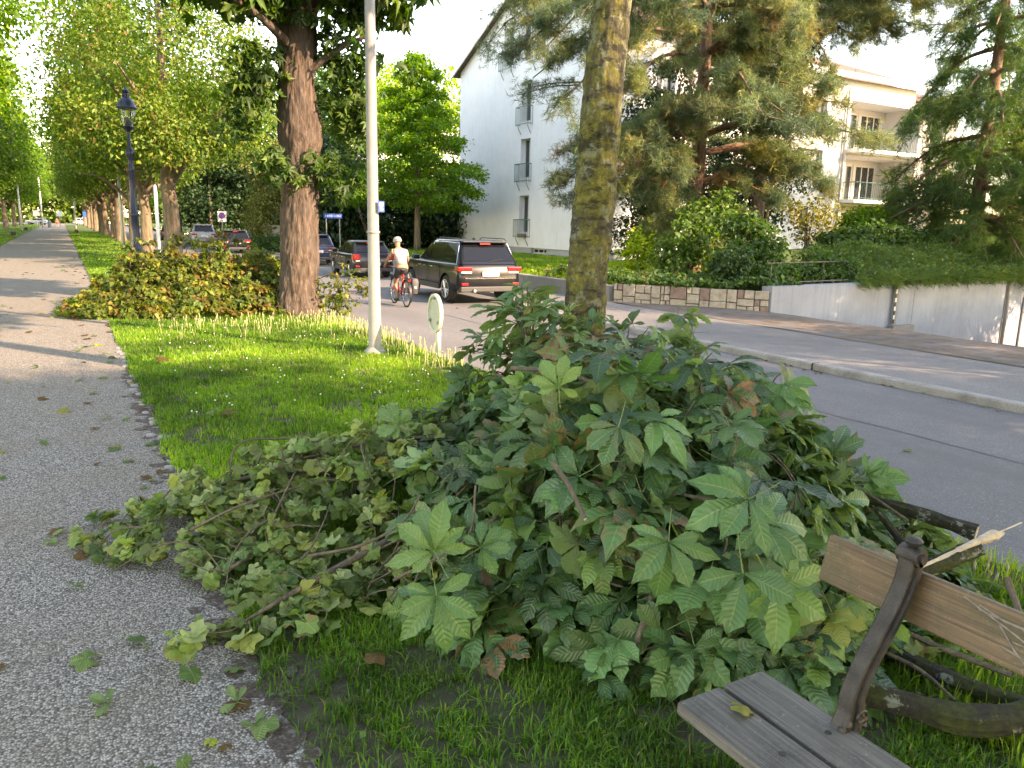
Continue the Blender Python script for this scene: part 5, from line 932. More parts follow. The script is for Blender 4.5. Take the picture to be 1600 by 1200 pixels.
body(t, J); skinned('shirt', [(0, 0, 1.0, .17, .13), (0, 0, 1.3, .18, .13), (0, 0, 1.44, .10, .08), (-.19, 0, 1.42, .075), (-.24, -.01, 1.2, .06), (.19, 0, 1.42, .075), (.24, -.01, 1.2, .06)], [(0, 1), (1, 2), (1, 3), (3, 4), (1, 5), (5, 6)], M['redshirt'], t, 1)
skinned('shorts', [(0, 0, 1.0, .17, .13), (0, 0, .92, .15, .12), (-.105, .03, .8, .1), (-.115, .1, .56, .08), (.105, 0, .8, .1), (.115, 0, .56, .08)], [(0, 1), (1, 2), (2, 3), (1, 4), (4, 5)], M['redshirt'], t, 1)

# ------------------------------------------------------------------ posts, lamps, signs
t = thing('lamp_post', 'tall pale grey round metal pole on the sunlit lawn carrying a small blue sticker', 'lamp post', (3.28, 9.09, 0))
part('pole', MB().tube(catmull([(3.28, 9.09, -.05), (3.28, 9.09, .6), (3.275, 9.09, 1.9), (3.27, 9.09, 4.5), (3.27, 9.09, 7.0)], 4), np.linspace(.084, .05, 17), 28), M['polegrey'], t, smooth=True)
part('base_collar', MB().lathe([(.155, 0), (.14, .03), (.105, .06), (.088, .085)], (3.28, 9.09, 0), 24), M['concrete'], t, smooth='auto'); part('joint_ring', MB().lathe([(.078, 0), (.082, .005), (.082, .02), (.078, .025)], (3.276, 9.09, 1.48), 28), M['concrete'], t)
part('arm', MB().tube(catmull([(3.27, 9.09, 6.9), (3.5, 9.05, 7.3), (4.6, 9.0, 7.5)], 5), .03, 8), M['polegrey'], t, smooth=True); part('lamp_head', MB().box((4.5, 8.9, 7.42), (5.2, 9.1, 7.54)), M['polegrey'], t, bevel=.03)
sx, sy = 3.275 + .075 * .45, 9.09 - .075 * .9
st = part('sticker', MB().box((sx - .005, sy - .035, 1.73), (sx + .075, sy - .02, 1.86)), M['blue'], t); part('sticker_lettering', MB().box((sx + .01, sy - .0375, 1.80), (sx + .06, sy - .0355, 1.84)).box((sx + .02, sy - .0375, 1.75), (sx + .055, sy - .0355, 1.785)), M['white'], st)
t = thing('lantern_post', 'dark blue old fashioned gas lantern post behind the golden brush pile', 'lantern', (1.27, 17, 0)); X, Y = 1.25, 17
part('post', MB().lathe([(.14, 0), (.14, .15), (.10, .2), (.10, .9), (.12, .95), (.075, 1.02), (.07, 1.6), (.085, 1.63), (.085, 1.67), (.062, 1.7), (.052, 2.45), (.065, 2.48), (.065, 2.52), (.05, 2.55), (.05, 2.72), (.085, 2.78), (.075, 2.86), (.03, 2.92), (.03, 3.20), (.10, 3.26), (.12, 3.29)], (X, Y, 0), 20), M['lampblue'], t, smooth='auto')
part('lantern_glass', MB().lathe([(.10, 3.295), (.165, 3.63)], (X, Y, 0), 24), M['lampglass'], t, smooth=True)
m = MB(); [m.tube([(X + .102 * math.cos(a), Y + .102 * math.sin(a), 3.29), (X + .168 * math.cos(a), Y + .168 * math.sin(a), 3.63)], .007, 5) for a in np.linspace(.4, 6.68, 5)[:4]]; part('lantern_bars', m, M['lampblue'], t)
part('lantern_cap', MB().lathe([(.188, 3.625), (.192, 3.64), (.168, 3.66), (.148, 3.72), (.105, 3.79), (.068, 3.82), (.064, 3.90), (.045, 3.91), (.068, 3.925), (.06, 3.96), (.018, 3.985), (.01, 4.02), (.001, 4.03)], (X, Y, 0), 24), M['lampblue'], t, smooth='auto')
part('burner', MB().lathe([(.042, 3.29), (.042, 3.44), (.025, 3.46)], (X, Y, 0), 12), M['lampblue'], t, smooth='auto')
# round sign seen from behind
X, Y = 3.85, 8.44; t = thing('road_sign', 'small round road sign seen from its weathered pale back beside the kerb', 'sign', (X, Y, 0))
part('post', MB().tube([(X, Y, -.05), (X, Y, .62)], .032, 16), M['signrim'], t, smooth=True)
nrm_ = unit(np.array([-.997, .07, 0])); tx = np.array([-nrm_[1], nrm_[0], 0]); c = np.array([X, Y, .555]) + nrm_ * .04
def disc(mb, r0, r1, d0, d1, n=40, sx=1., sz=1.05):
    pr = [(r0, d0), (r1, d0), (r1, d1), (r0, d1)]; V = [tuple(c + tx * r * sx * math.cos(a) + np.array([0, 0, r * sz * math.sin(a)]) + nrm_ * dd) for r, dd in pr for a in np.linspace(0, 2 * math.pi, n, endpoint=False)]
    return mb.add(V, [(j * n + i, j * n + (i + 1) % n, ((j + 1) % 4) * n + (i + 1) % n, ((j + 1) % 4) * n + i) for j in range(4) for i in range(n)])
part('sign_face', disc(MB(), .001, .20, -.012, .0), M['signback'], t, label='weathered grey-green back of the sign plate'); part('rim', disc(MB(), .192, .222, -.018, .022), M['signrim'], t)
m = MB()
for a in (1.57, 3.7, 5.7): p = c + tx * .175 * math.cos(a) + np.array([0, 0, .185 * math.sin(a)]) + nrm_ * .012; m.box(tuple(p - .018), tuple(p + .018))
part('clips', m, M['concrete'], t)
# no parking sign
X, Y = 8.95, 53; t = thing('no_parking_sign', 'square white board with a no parking roundel on a post above the black estate car', 'sign', (X, Y, 0))
part('post', MB().tube([(X, Y, 0), (X, Y, 2.1)], .03, 8), M['polegrey'], t)
part('board', MB().box((X - .27, Y - .06, 1.45), (X + .27, Y - .035, 2.12)), M['white'], t)
m = MB(); q = (X, Y - .066, 1.83); m.wheel(q, .20, .004, 32, 'y', [(.001, -.002), (.2, -.002), (.2, .002), (.001, .002)]); rd = part('red_ring', m, M['red'], t); m = MB(); m.wheel((X, Y - .070, 1.83), .15, .004, 32, 'y', [(.001, -.002), (.15, -.002), (.15, .002), (.001, .002)]); part('blue_disc', m, M['blue'], rd)
m = MB(); m.add([(X - .125, Y - .074, 1.93), (X - .10, Y - .074, 1.955), (X + .125, Y - .074, 1.73), (X + .10, Y - .074, 1.705)], [(0, 1, 2, 3)]); m.box((X - .12, Y - .064, 1.53), (X + .04, Y - .062, 1.57)); part('red_bar', m, M['red'], rd)
t = thing('street_name_sign', 'blue street name plate on posts in front of the dark hedge', 'sign', (10.4, 34, 0)); m = MB(); m.box((9.98, 33.95, 1.76), (10.8, 33.98, 1.96)); part('plate', m, M['blue'], t)
m = MB()
rx = random.Random(2); x = 10.05
while x < 10.7: w_ = rx.uniform(.03, .055); m.box((x, 33.944, 1.82), (x + w_ * .55, 33.948, 1.90)); x += w_ + .02
part('lettering', m, M['white'], t); part('post', MB().tube([(10.1, 34, .0), (10.1, 34, 1.95)], .025, 6).tube([(10.7, 34, .0), (10.7, 34, 1.95)], .025, 6), M['polegrey'], t)
t0 = thing('white_pole', 'slim white pole beside the nearest avenue trunk', 'pole', (2.75, 28, 0)); part('pole', MB().tube([(2.72, 28, 0), (2.72, 28, 2.6)], .055, 10), M['white'], t0, smooth=True); part('cap', MB().lathe([(.06, 2.6), (.02, 2.66)], (2.72, 28, 0), 10), M['white'], t0)
for i, (x, y, h, lab) in enumerate([(-4.3, 56, 6, 'white pole at the left edge between the left row trunks'), (-3.6, 95, 5, 'white pole far along the left lawn'), (1.6, 118, 6, 'tall white pole right of the distant walker'), (-2.0, 112, 6, 'white pole left of the distant walker'), (3.0, 50, 5, 'white pole among the right row trunks')]):
    t = thing('white_pole', lab, 'pole', (x, y, 0)); part('pole', MB().tube([(x, y, 0), (x, y, h)], .09, 8), M['white'], t, smooth=True); part('cap', MB().lathe([(.1, h), (.03, h + .08)], (x, y, 0), 8), M['white'], t)
for i, (x, y, mt, lab) in enumerate([(-.2, 140, 'white', 'small white square sign behind the distant walker'), (-3.1, 135, 'white', 'white sign board left of the distant walker'), (3.4, 140, 'blue', 'small blue direction sign at the end of the right lawn')]):
    t = thing('distant_sign', lab, 'sign', (x, y, 0)); part('post', MB().tube([(x, y, 0), (x, y, 2.0)], .05, 6), M['polegrey'], t); part('board', MB().box((x - .4, y - .1, 1.5), (x + .4, y - .06, 2.3)), M[mt], t)
t = thing('bollard', 'short pale stone bollard at the end of the gravel path', 'bollard', (-1.4, 122, 0)); part('shaft', MB().lathe([(.22, 0), (.22, .75), (.15, .9), (.05, .95)], (-1.4, 122, 0), 12), M['concrete'], t, smooth='auto')
# far benches on the left lawn
def bench2(x, y, lab):
    t = thing('park_bench', lab, 'bench', (x, y, 0), 0, 'distant benches along the path')
    part('seat', MB().box((x - .2, y - .7, .30), (x + .12, y + .7, .34)), M['seatwood'], t); part('backrest', MB().box((x - .24, y - .7, .5), (x - .2, y + .7, .64)), M['backwood'], t)
    for s in (-.55, .55): part('leg', MB().box((x - .2, y + s - .03, 0), (x + .08, y + s + .03, .30)), M['iron'], t)
bench2(-3.2, 71, 'dark bench on the left lawn near the white poles'); bench2(-3.2, 96, 'farther dark bench on the left lawn'); bench2(1.2, 84, 'bench beside the path on the right lawn')

# ------------------------------------------------------------------ heaps of cut branches
HB_ = [(0.3, 4.1, .15, .34), (0.62, 3.9, .28, .42), (1.0, 3.85, .40, .55), (1.4, 3.75, .50, .6), (1.8, 3.7, .60, .6), (2.32, 3.8, 1.06, .40), (2.5, 3.5, .94, .6), (2.95, 3.45, .95, .55), (2.4, 2.8, .88, .75),
       (2.95, 2.9, .90, .55), (2.05, 2.55, .74, .5), (2.45, 2.4, .72, .5), (3.15, 2.5, .50, .45), (1.7, 3.05, .60, .48), (1.25, 3.35, .34, .36), (.75, 3.5, .18, .34), (1.82, 2.3, .36, .3), (2.2, 2.05, .45, .34)]
def Hf(x, y, HB=HB_): return (1 + .22 * noise.noise(Vector((x * 2.6, y * 2.6, 1.7)))) * max(h * math.exp(-(((x - a) ** 2 + (y - b) ** 2) / (r * r)) ** 1.35 * .9) for a, b, h, r in HB)
def Hn(x, y, f): e = .06; return unit(np.array([-(f(x + e, y) - f(x - e, y)) / (2 * e), -(f(x, y + e) - f(x, y - e)) / (2 * e), 1.0]))
def heap_tips(f, x0, x1, y0, y1, n, hmin=.05):
    out = []
    while len(out) < n:
        x, y = random.uniform(x0, x1), random.uniform(y0, y1); h = f(x, y)
        if h < hmin: continue
        nn = Hn(x, y, f)
        if random.random() > min(1, .42 / nn[2]): continue
        u = 1.05 - abs(random.gauss(0, .24)) + (random.random() < .08) * .08; out.append((np.array([x, y, max(.03, h * u)]), nn))
    return out
def leafy_branches(specs, tips, kindf):
    """specs: (label, category, seed point, stem path, leaf kind); every tip goes to the nearest branch of its kind"""
    groups = [[] for _ in specs]
    for p, nn in tips:
        k = kindf(p); c = [i for i, s in enumerate(specs) if s[4] == k]; i = min(c, key=lambda i: min(np.linalg.norm((p - np.array(q)) * [1, 1, .7]) for q in specs[i][3])); groups[i].append((p, nn))
    for (lab, name, base, path, kind, par), g in zip(specs, groups):
        t = thing(name, lab, 'branch', base, 0, par.get('group')); m = MB(); path = catmull(path, 6); m.tube(path, np.linspace(par.get('r0', .028), .006, len(path)), 8, True, trunk_fn(.12, 1, 6, 1)); pa = np.array(path)
        P = []; F = []; N_ = []; Z = []; T = []
        for p, nn in g:
            d = np.linalg.norm(pa - p, axis=1); i = int(np.argmin(d + np.linspace(.25, 0, len(pa)) * 0)); q = pa[i]; dirv = p - q
            if np.linalg.norm(dirv[:2]) < .02: dirv = np.array([random.uniform(-1, 1), random.uniform(-1, 1), .2])
            dirv = unit(dirv); L = min(.26, d[i]); s = p - dirv * L * random.uniform(.5, 1.) - [0, 0, random.uniform(.0, .05)]
            mid = (s + p) / 2 + np.array([random.gauss(0, .03), random.gauss(0, .03), random.uniform(0, .05)]); (m.tube(catmull([s, mid, p], 3), np.linspace(.0055, .0028, 7) * par.get('tw', 1), 4) if random.random() < .6 else None)
            slope = np.array([nn[0], nn[1], 0]); slope = slope * .9 + np.array([random.gauss(0, .45), random.gauss(0, .45), 0]); base_t = np.clip([random.gauss(.4, .3), random.gauss(.45, .26), 0], 0, 1); bro = random.random() < par.get('brown', .16)
            for j in range(random.randint(*par.get('num', (2, 3)))):
                a = random.uniform(0, 6.28); off = np.array([math.cos(a), math.sin(a), random.uniform(-.2, .35)]); sz = random.uniform(*par['size']) * (1.12 if p[1] < 2.9 else .9 if kind == 'c' else 1); fw = unit(slope * .8 + off * .8 + [0, 0, -.35]); nr = nn * .7 + np.array([0, 0, .5]) + rng.normal(0, par.get('tilt', .3), 3)
                if random.random() < par.get('flip', .08): nr = -nr
                pos = p + fw * sz * par.get('pet', .75) + [0, 0, random.uniform(-.02, .03)]; pos[2] = max(pos[2], .03 + sz * .15)
                P.append(pos); F.append(fw); N_.append(nr); Z.append(sz); T.append([base_t[0] + random.gauss(0, .12), base_t[1] + random.gauss(0, .12), (bro or random.random() < .05) * random.random() ** .5])
        for _ in range(par.get('arcs', 5)):
            if len(g) < 8 or kind == 'g': break
            p0 = random.choice(g)[0]; a = random.uniform(0, 6.28); L = random.uniform(.18, .42); q_ = [p0 + np.array([math.cos(a + c_ * .5) * L * c_, math.sin(a + c_ * .5) * L * c_, 0]) for c_ in (0, .35, .7, 1)]
            q_ = [np.array([v_[0], v_[1], max(.03, Hf(v_[0], v_[1])) * 1.0 + [0, .05, .06, .03][j_]]) for j_, v_ in enumerate(q_)]; cm_ = catmull(q_, 5); m.tube(cm_, np.linspace(.0058, .0026, len(cm_)), 5)
        for (hp, hf, hn, hs, ht) in par.get('hero', []):
            P.append(np.array(hp, float)); F.append(np.array(hf, float)); N_.append(np.array(hn, float)); Z.append(hs); T.append(list(ht))
        part('stem', m, M['twig'], t, smooth=True)
        if P: foliage('leaves', par['proto'], np.array(P), np.array(F), np.array(N_), np.array(Z), np.clip(np.array(T), 0, 1), M[par['mat']], t, smooth=(par['proto'] in ('chestnut',)))
CH = dict(proto='chestnut', mat='chestnut', tilt=.42, size=(.09, .185), num=(1, 3), r0=.03, brown=.06); OL = dict(proto='maple', mat='olive', size=(.042, .08), num=(4, 8), r0=.018, tilt=.55, flip=.3, brown=.10, pet=.6, tw=.8)
B = 'cut_branch'
specs = [
 ('big-leaved chestnut branch at the peak of the heap in front of the kerb sign', B, (2.2, 3.9, .1), [(2.6, 4.0, .1), (2.45, 3.9, .5), (2.32, 3.8, .95)], 'c', CH),
 ('dark chestnut branch along the back of the heap before the mossy trunk', B, (2.8, 3.6, .1), [(2.2, 3.4, .6), (2.7, 3.55, .75), (3.2, 3.5, .6)], 'c', CH),
 ('glossy chestnut branch with brown tipped leaves on top of the heap', B, (2.6, 3, .1), [(3.2, 2.9, .3), (2.9, 3.0, .7), (2.5, 3.0, .75)], 'c', dict(CH, brown=.2)),
 ('chestnut branch hanging over the road side of the heap', B, (3.1, 2.5, .1), [(3.4, 2.1, .2), (3.1, 2.5, .4), (2.8, 2.7, .6)], 'c', CH),
 ('large-leaved chestnut branch drooping beside the bench back', B, (2.2, 2.0, .1), [(2.7, 1.9, .2), (2.3, 2.0, .5), (2.0, 2.1, .6)], 'c', dict(CH, size=(.13, .21), hero=[((1.82, 1.62, .52), (-.1, -.3, -1), (-.45, -.8, .5), .21, (.3, .6, 0)), ((1.88, 1.68, .74), (-.9, .2, -.2), (-.4, -.7, .7), .19, (.4, .6, 0)), ((1.64, 1.78, .60), (-.3, -.2, -1), (-.5, -.8, .5), .17, (.5, .5, .05)), ((2.0, 1.72, .62), (.7, -.5, -.5), (-.3, -.7, .8), .2, (.2, .8, 0)), ((1.78, 2.25, .86), (-.5, -.3, -.5), (-.4, -.6, .8), .17, (.2, .7, .2)), ((1.95, 1.6, .45), (.3, -.4, -.9), (-.4, -.8, .4), .2, (.7, .7, 0))])),
 ('chestnut branch with pale upturned leaves in the middle of the heap', B, (1.7, 2.6, .1), [(2.2, 2.9, .4), (1.8, 2.7, .55), (1.4, 2.6, .4)], 'c', dict(CH, flip=.35, size=(.12, .2), hero=[((1.60, 2.40, 1.0), (.05, .1, 1), (-.5, -.8, .35), .135, (.9, .6, 0)), ((1.02, 2.26, .50), (-.3, .2, .9), (-.4, -.75, .5), .17, (.75, .6, 0)), ((1.0, 2.2, .37), (.05, -.1, -1), (-.4, -.85, .4), .18, (.6, .6, 0)), ((1.22, 2.3, .46), (.8, -.2, .4), (-.4, -.75, .5), .13, (.5, .6, 0)), ((1.15, 2.9, .78), (-.6, .2, .6), (-.3, -.8, .6), .12, (.6, .6, 0))])),
 ('chestnut branch trailing onto the grass in front of the bench seat', B, (1.6, 1.95, .05), [(2.1, 2.2, .4), (1.8, 2.0, .3), (1.6, 1.9, .1)], 'c', CH),
 ('long thin leafed branch reaching furthest onto the gravel path', B, (.3, 4.1, .02), [(1.4, 4.0, .2), (.8, 4.1, .25), (.25, 4.15, .12)], 'o', OL),
 ('olive leaved branch lying across the path edge', B, (.7, 3.3, .02), [(1.3, 3.7, .25), (.9, 3.5, .2), (.5, 3.3, .1)], 'o', OL),
 ('small yellowish leafed branch hanging down onto the gravel near the front', B, (.55, 2.95, .02), [(1.2, 3.1, .2), (.8, 2.95, .15), (.5, 2.9, .06)], 'o', dict(OL, brown=.4)),
 ('wilting pale green branch along the left crest of the heap', B, (1.2, 3.8, .1), [(2.0, 3.7, .4), (1.5, 3.8, .45), (1.0, 3.9, .38)], 'o', OL),
 ('faded olive branch at the lower front of the heap above the grass', B, (1.3, 2.7, .1), [(1.9, 2.7, .35), (1.5, 2.75, .3), (1.1, 2.8, .2)], 'o', dict(OL, size=(.055, .10)))]
def kindc(p):
    s = p[0] / p[1] + .06 * fbm(p[0] * 2, p[1] * 2, p[2] * 2); return 'c' if s > .47 or (p[2] > .62 and s > .42) else 'o'
tips = heap_tips(Hf, -.1, 3.7, 1.3, 4.6, 1330)
tips += [(np.array([random.gauss(.72, .17), random.gauss(2.92, .10), abs(random.gauss(.04, .05)) + .03]), np.array([0, 0, 1.])) for _ in range(34)]
for _ in range(110):
    x, y = random.uniform(.3, 3.4), random.uniform(2.2, 4.3); h = Hf(x, y)
    if h > .15: tips.append((np.array([x, y, h * random.uniform(1.06, 1.16) + .04]), unit(np.array([random.gauss(0, .8), random.gauss(0, .8), 1.]))))
tips += [(np.array([x, y, z]), np.array([0, 0, 1.])) for x, y, z in [(2.25, 3.9, 1.18), (2.35, 3.9, 1.25), (2.45, 3.8, 1.18), (2.3, 3.8, 1.2), (2.22, 3.8, 1.12), (2.5, 4.0, 1.18), (2.38, 4.0, 1.22), (2.9, 3.6, .98), (3.0, 3.3, .98), (3.0, 3.1, .95), (3.1, 2.9, .85), (2.75, 3.5, .98), (1.28, 3.9, .64), (1.4, 3.7, .66), (.14, 4.1, .1), (.2, 3.8, .08), (.35, 2.95, .05), (.5, 2.8, .05)]]
leafy_branches(specs, tips, kindc)
# bare twigs and thicker limbs showing through the heap
def limbthing(label, pts, r0, r1, mat='twig', name='bare_branch', n=10, cut=None):
    base = (pts[0][0], pts[0][1], pts[0][2]); t = thing(name, label, 'branch', base); m = MB(); pp = catmull(pts, 8); m.tube(pp, np.linspace(r0, r1, len(pp)), n, True, trunk_fn(.42 if mat == 'log' else .16, 1.5, 9, r0 * 100)); part('bark', m, M[mat], t, smooth='auto')
    if cut: m = MB(); a = np.array(pp[-1]); d = unit(a - np.array(pp[-3])); m.tube([a - d * .002, a + d * .003], r1 * .93, n); part('cut_end', m, M['cutwood'], t)
    return t
limbthing('arched smooth brown branch across the top of the heap', [(2.0, 3.3, .6), (2.15, 3.35, .93), (2.5, 3.4, 1.0), (2.9, 3.5, .97)], .008, .005)
limbthing('brown branch running down the face of the heap from the peak', [(1.85, 3.2, .92), (2.0, 2.9, .93), (2.15, 2.6, .82), (2.2, 2.4, .7)], .011, .008)
limbthing('forked thin twig in front of the pale leaves', [(1.0, 2.6, .25), (1.15, 2.5, .36), (1.25, 2.45, .45), (1.3, 2.5, .62)], .006, .004)
limbthing('pale crooked twig left of the heap centre', [(.75, 2.9, .28), (.95, 2.8, .33), (1.1, 2.75, .42), (1.2, 2.8, .5)], .006, .004)
limbthing('long dark arching twig over the lawn side of the heap', [(.65, 4.0, .1), (.7, 4.1, .42), (.95, 4.1, .44), (1.3, 4.0, .40)], .006, .004)
limbthing('thin branch reaching over the gravel', [(.4, 3.6, .2), (.62, 3.55, .30), (.9, 3.6, .33), (1.2, 3.6, .35)], .007, .004)
limbthing('short snapped stub with pale wood in the heap', [(1.55, 2.35, .72), (1.56, 2.25, .66), (1.57, 2.15, .56)], .009, .008, cut=1)
limbthing('mossy sawn limb sticking out towards the road', [(2.95, 2.5, .42), (3.2, 2.2, .37), (3.28, 1.98, .36), (3.37, 1.72, .33)], .014, .030, 'log', 'sawn_limb', 14, 1)
limbthing('slender twig forked above the mossy sawn limb', [(2.9, 2.7, .6), (3.1, 2.4, .48), (3.2, 2.15, .40), (3.15, 1.9, .36)], .009, .006)
limbthing('thin stem leaning from the sawn limb to the ground', [(3.15, 2.05, .36), (3.1, 1.8, .2), (3.1, 1.65, .0)], .014, .012, 'log')
t = limbthing('splintered limb with torn pale wood above the bench back', [(2.45, 1.75, .22), (2.7, 1.66, .28), (2.9, 1.60, .33), (3.1, 1.57, .37)], .022, .030, 'log', 'splintered_limb', 14)
m = MB(); pp = catmull([(2.8, 1.61, .335), (2.95, 1.585, .37), (3.1, 1.565, .405), (3.24, 1.55, .415)], 6); m.tube(pp, np.interp(np.linspace(0, 1, len(pp)), [0, .6, .85, 1], [.006, .014, .024, .009]), 7, True, lambda a, i, p: .5 * noise.noise(Vector((math.cos(a) * 3, math.sin(a) * 3, i)))); m.tube([(3.2, 1.55, .425), (3.33, 1.53, .452)], .004, 4); part('torn_wood', m, M['cutwood'], t)
limbthing('thick lichened log lying behind the bench', [(2.16, 1.56, .07), (2.3, 1.33, .075), (2.37, 1.17, .08), (2.5, 1.08, .10), (2.75, 1.0, .13), (3.0, .8, .15)], .033, .046, 'log', 'log', 20)
limbthing('mossy dark log crossing the grass under the bench back', [(2.5, 1.85, .1), (2.55, 1.55, .08), (2.6, 1.3, .07), (2.7, 1.1, .06)], .030, .022, 'log', 'log', 14)
limbthing('long bare grey stick from the heap towards the logs', [(2.5, 1.95, .2), (2.62, 1.6, .14), (2.68, 1.4, .12), (2.72, 1.2, .12)], .011, .010, 'twig', n=8)
limbthing('thin forked stick over the dark log', [(2.3, 1.85, .2), (2.45, 1.6, .12), (2.5, 1.4, .1), (2.48, 1.25, .07)], .009, .005, 'twig', n=8)
limbthing('upright grey stick by the right end of the bench back', [(2.9, 1.35, .38), (2.85, 1.25, .25), (2.82, 1.2, .15), (2.8, 1.1, .1)], .012, .010, 'twig', n=8)
spec2 = [('brown tinged leaf spray behind the bench back', B, (2.9, 1.7, .02), [(3.2, 1.8, .15), (2.9, 1.7, .12), (2.7, 1.5, .06)], 'o', dict(OL, brown=.4)), ('yellow-green chestnut leaves between the bench back and the heap', B, (2.35, 1.75, .05), [(2.5, 1.9, .25), (2.4, 1.75, .2), (2.3, 1.6, .1)], 'c', dict(CH, mat='olive', size=(.09, .13), flip=.4))]
tp = [(np.array([random.uniform(2.6, 3.3), random.uniform(1.35, 1.95), random.uniform(.03, .13)]), np.array([0, 0, 1.])) for _ in range(38)] + [(np.array([random.uniform(2.2, 2.55), random.uniform(1.6, 1.95), random.uniform(.08, .38)]), np.array([-.5, -.5, 1.])) for _ in range(22)]
leafy_branches(spec2, tp, lambda p: 'c' if p[0] < 2.57 else 'o')
# golden heap by the second trunk
HG = [(.75, 14.6, .45, .7), (1.2, 15.0, .95, .8), (1.8, 14.8, 1.0, .8), (2.4, 14.7, 1.0, .8), (2.9, 14.5, .95, .7), (3.2, 14.1, .55, .6), (1.2, 14.1, .5, .6), (2.0, 14.0, .55, .7), (2.7, 13.9, .5, .6), (.35, 15.3, .22, .5), (2.4, 15.3, 1.0, .6), (1.5, 15.4, 1.0, .6), (3.2, 15.2, .9, .6)]
HGf = lambda x, y: Hf(x, y, HG); G = dict(proto='oval', mat='golden', size=(.06, .105), num=(14, 22), tilt=.6, flip=.2, brown=.10, tw=1.8, r0=.03)
specs = [('golden brown leafy branch at the left of the far brush pile', B, (.9, 14.6, .1), [(1.6, 14.6, .5), (.9, 14.6, .35), (.3, 15.2, .15)], 'g', G), ('yellowing leafy branch in the middle of the far brush pile', B, (1.8, 14.4, .1), [(2.2, 14.8, .7), (1.8, 14.4, .55), (1.6, 14, .3)], 'g', G),
         ('golden leafy branch against the chestnut trunk', B, (2.9, 14.2, .1), [(3.2, 14.3, .5), (2.8, 14.2, .5), (2.5, 13.9, .35)], 'g', G), ('upstanding branch at the back of the far brush pile', B, (2.2, 15.3, .1), [(2.4, 15.2, .9), (1.8, 15.2, .9), (1.4, 15.2, .8)], 'g', dict(G, mat='yew'))]
tips = heap_tips(HGf, -.1, 4.0, 13.2, 16.2, 1150, .08) + [(np.array([x, 15.2, z]), np.array([0, 0, 1.])) for x, z in [(2.5, 1.25), (2.7, 1.3), (2.4, 1.2), (1.0, 1.1), (1.3, 1.2), (2.85, 1.22), (1.7, 1.22), (2.1, 1.15), (2.6, 1.35)]] + [(np.array([x, y, HGf(x, y) * random.uniform(1.05, 1.2) + .04]), np.array([0, 0, 1.])) for x, y in [(random.uniform(.5, 3.3), random.uniform(13.8, 15.8)) for _ in range(60)] if HGf(x, y) > .3]
leafy_branches(specs, tips, lambda p: 'g')
leafy_branches([('small leafy branch poking out right of the chestnut trunk over the road', B, (4.1, 13.3, .1), [(3.8, 13.5, .3), (4.2, 13.3, .35), (4.6, 13.2, .4)], 'g', dict(G, size=(.06, .10), num=(5, 9)))],
               [(np.array([4.1 + random.gauss(0, .17), 13.3 + random.gauss(0, .1), abs(random.gauss(.3, .2)) + .04]), np.array([0, 0, 1.])) for _ in range(60)] + [(np.array([4.5 + random.gauss(0, .07), 13.2, .48 + random.gauss(0, .1)]), np.array([0, 0, 1.])) for _ in range(10)], lambda p: 'g')

# ------------------------------------------------------------------ bench
t = thing('park_bench', 'weathered wooden park bench with a dark cast iron frame in the foreground', 'bench', (1.55, .3, 0))
for x in (1.345, 1.517): part('seat_slat', MB().box((x, -.9, .308), (x + .155, 1.385, .345)), M['seatwood'], t, bevel=.006)
m = MB(); m.prism([(1.862, .595), (1.892, .588), (1.925, .722), (1.895, .730)], 'y', -.9, 1.375); part('backrest_plank', m, M['backwood'], t, bevel=.006)
def band(path, w_, y0, y1):
    P = np.array(catmull(path, 6))[:, :2]; T = np.gradient(P, axis=0); T = unit(T); Nn = np.c_[-T[:, 1], T[:, 0]]; W = np.interp(np.linspace(0, 1, len(P)), np.linspace(0, 1, len(w_)), w_)[:, None] / 2; A = P + Nn * W; Bb = P - Nn * W; m = MB(); n = len(P)
    V = [(p[0], y, p[1]) for y in (y0, y1) for q in (A, Bb) for p in q]; F = []
    for i in range(n - 1): F += [(i, i + 1, n + i + 1, n + i), (2 * n + i, 3 * n + i, 3 * n + i + 1, 2 * n + i + 1), (i, 2 * n + i, 2 * n + i + 1, i + 1), (n + i, n + i + 1, 3 * n + i + 1, 3 * n + i)]
    F += [(0, n, 3 * n, 2 * n), (n - 1, 3 * n - 1, 4 * n - 1, 2 * n - 1)[::-1] if 0 else (n - 1, 2 * n + n - 1, 3 * n + n - 1, n + n - 1)]; return m.add(V, F)
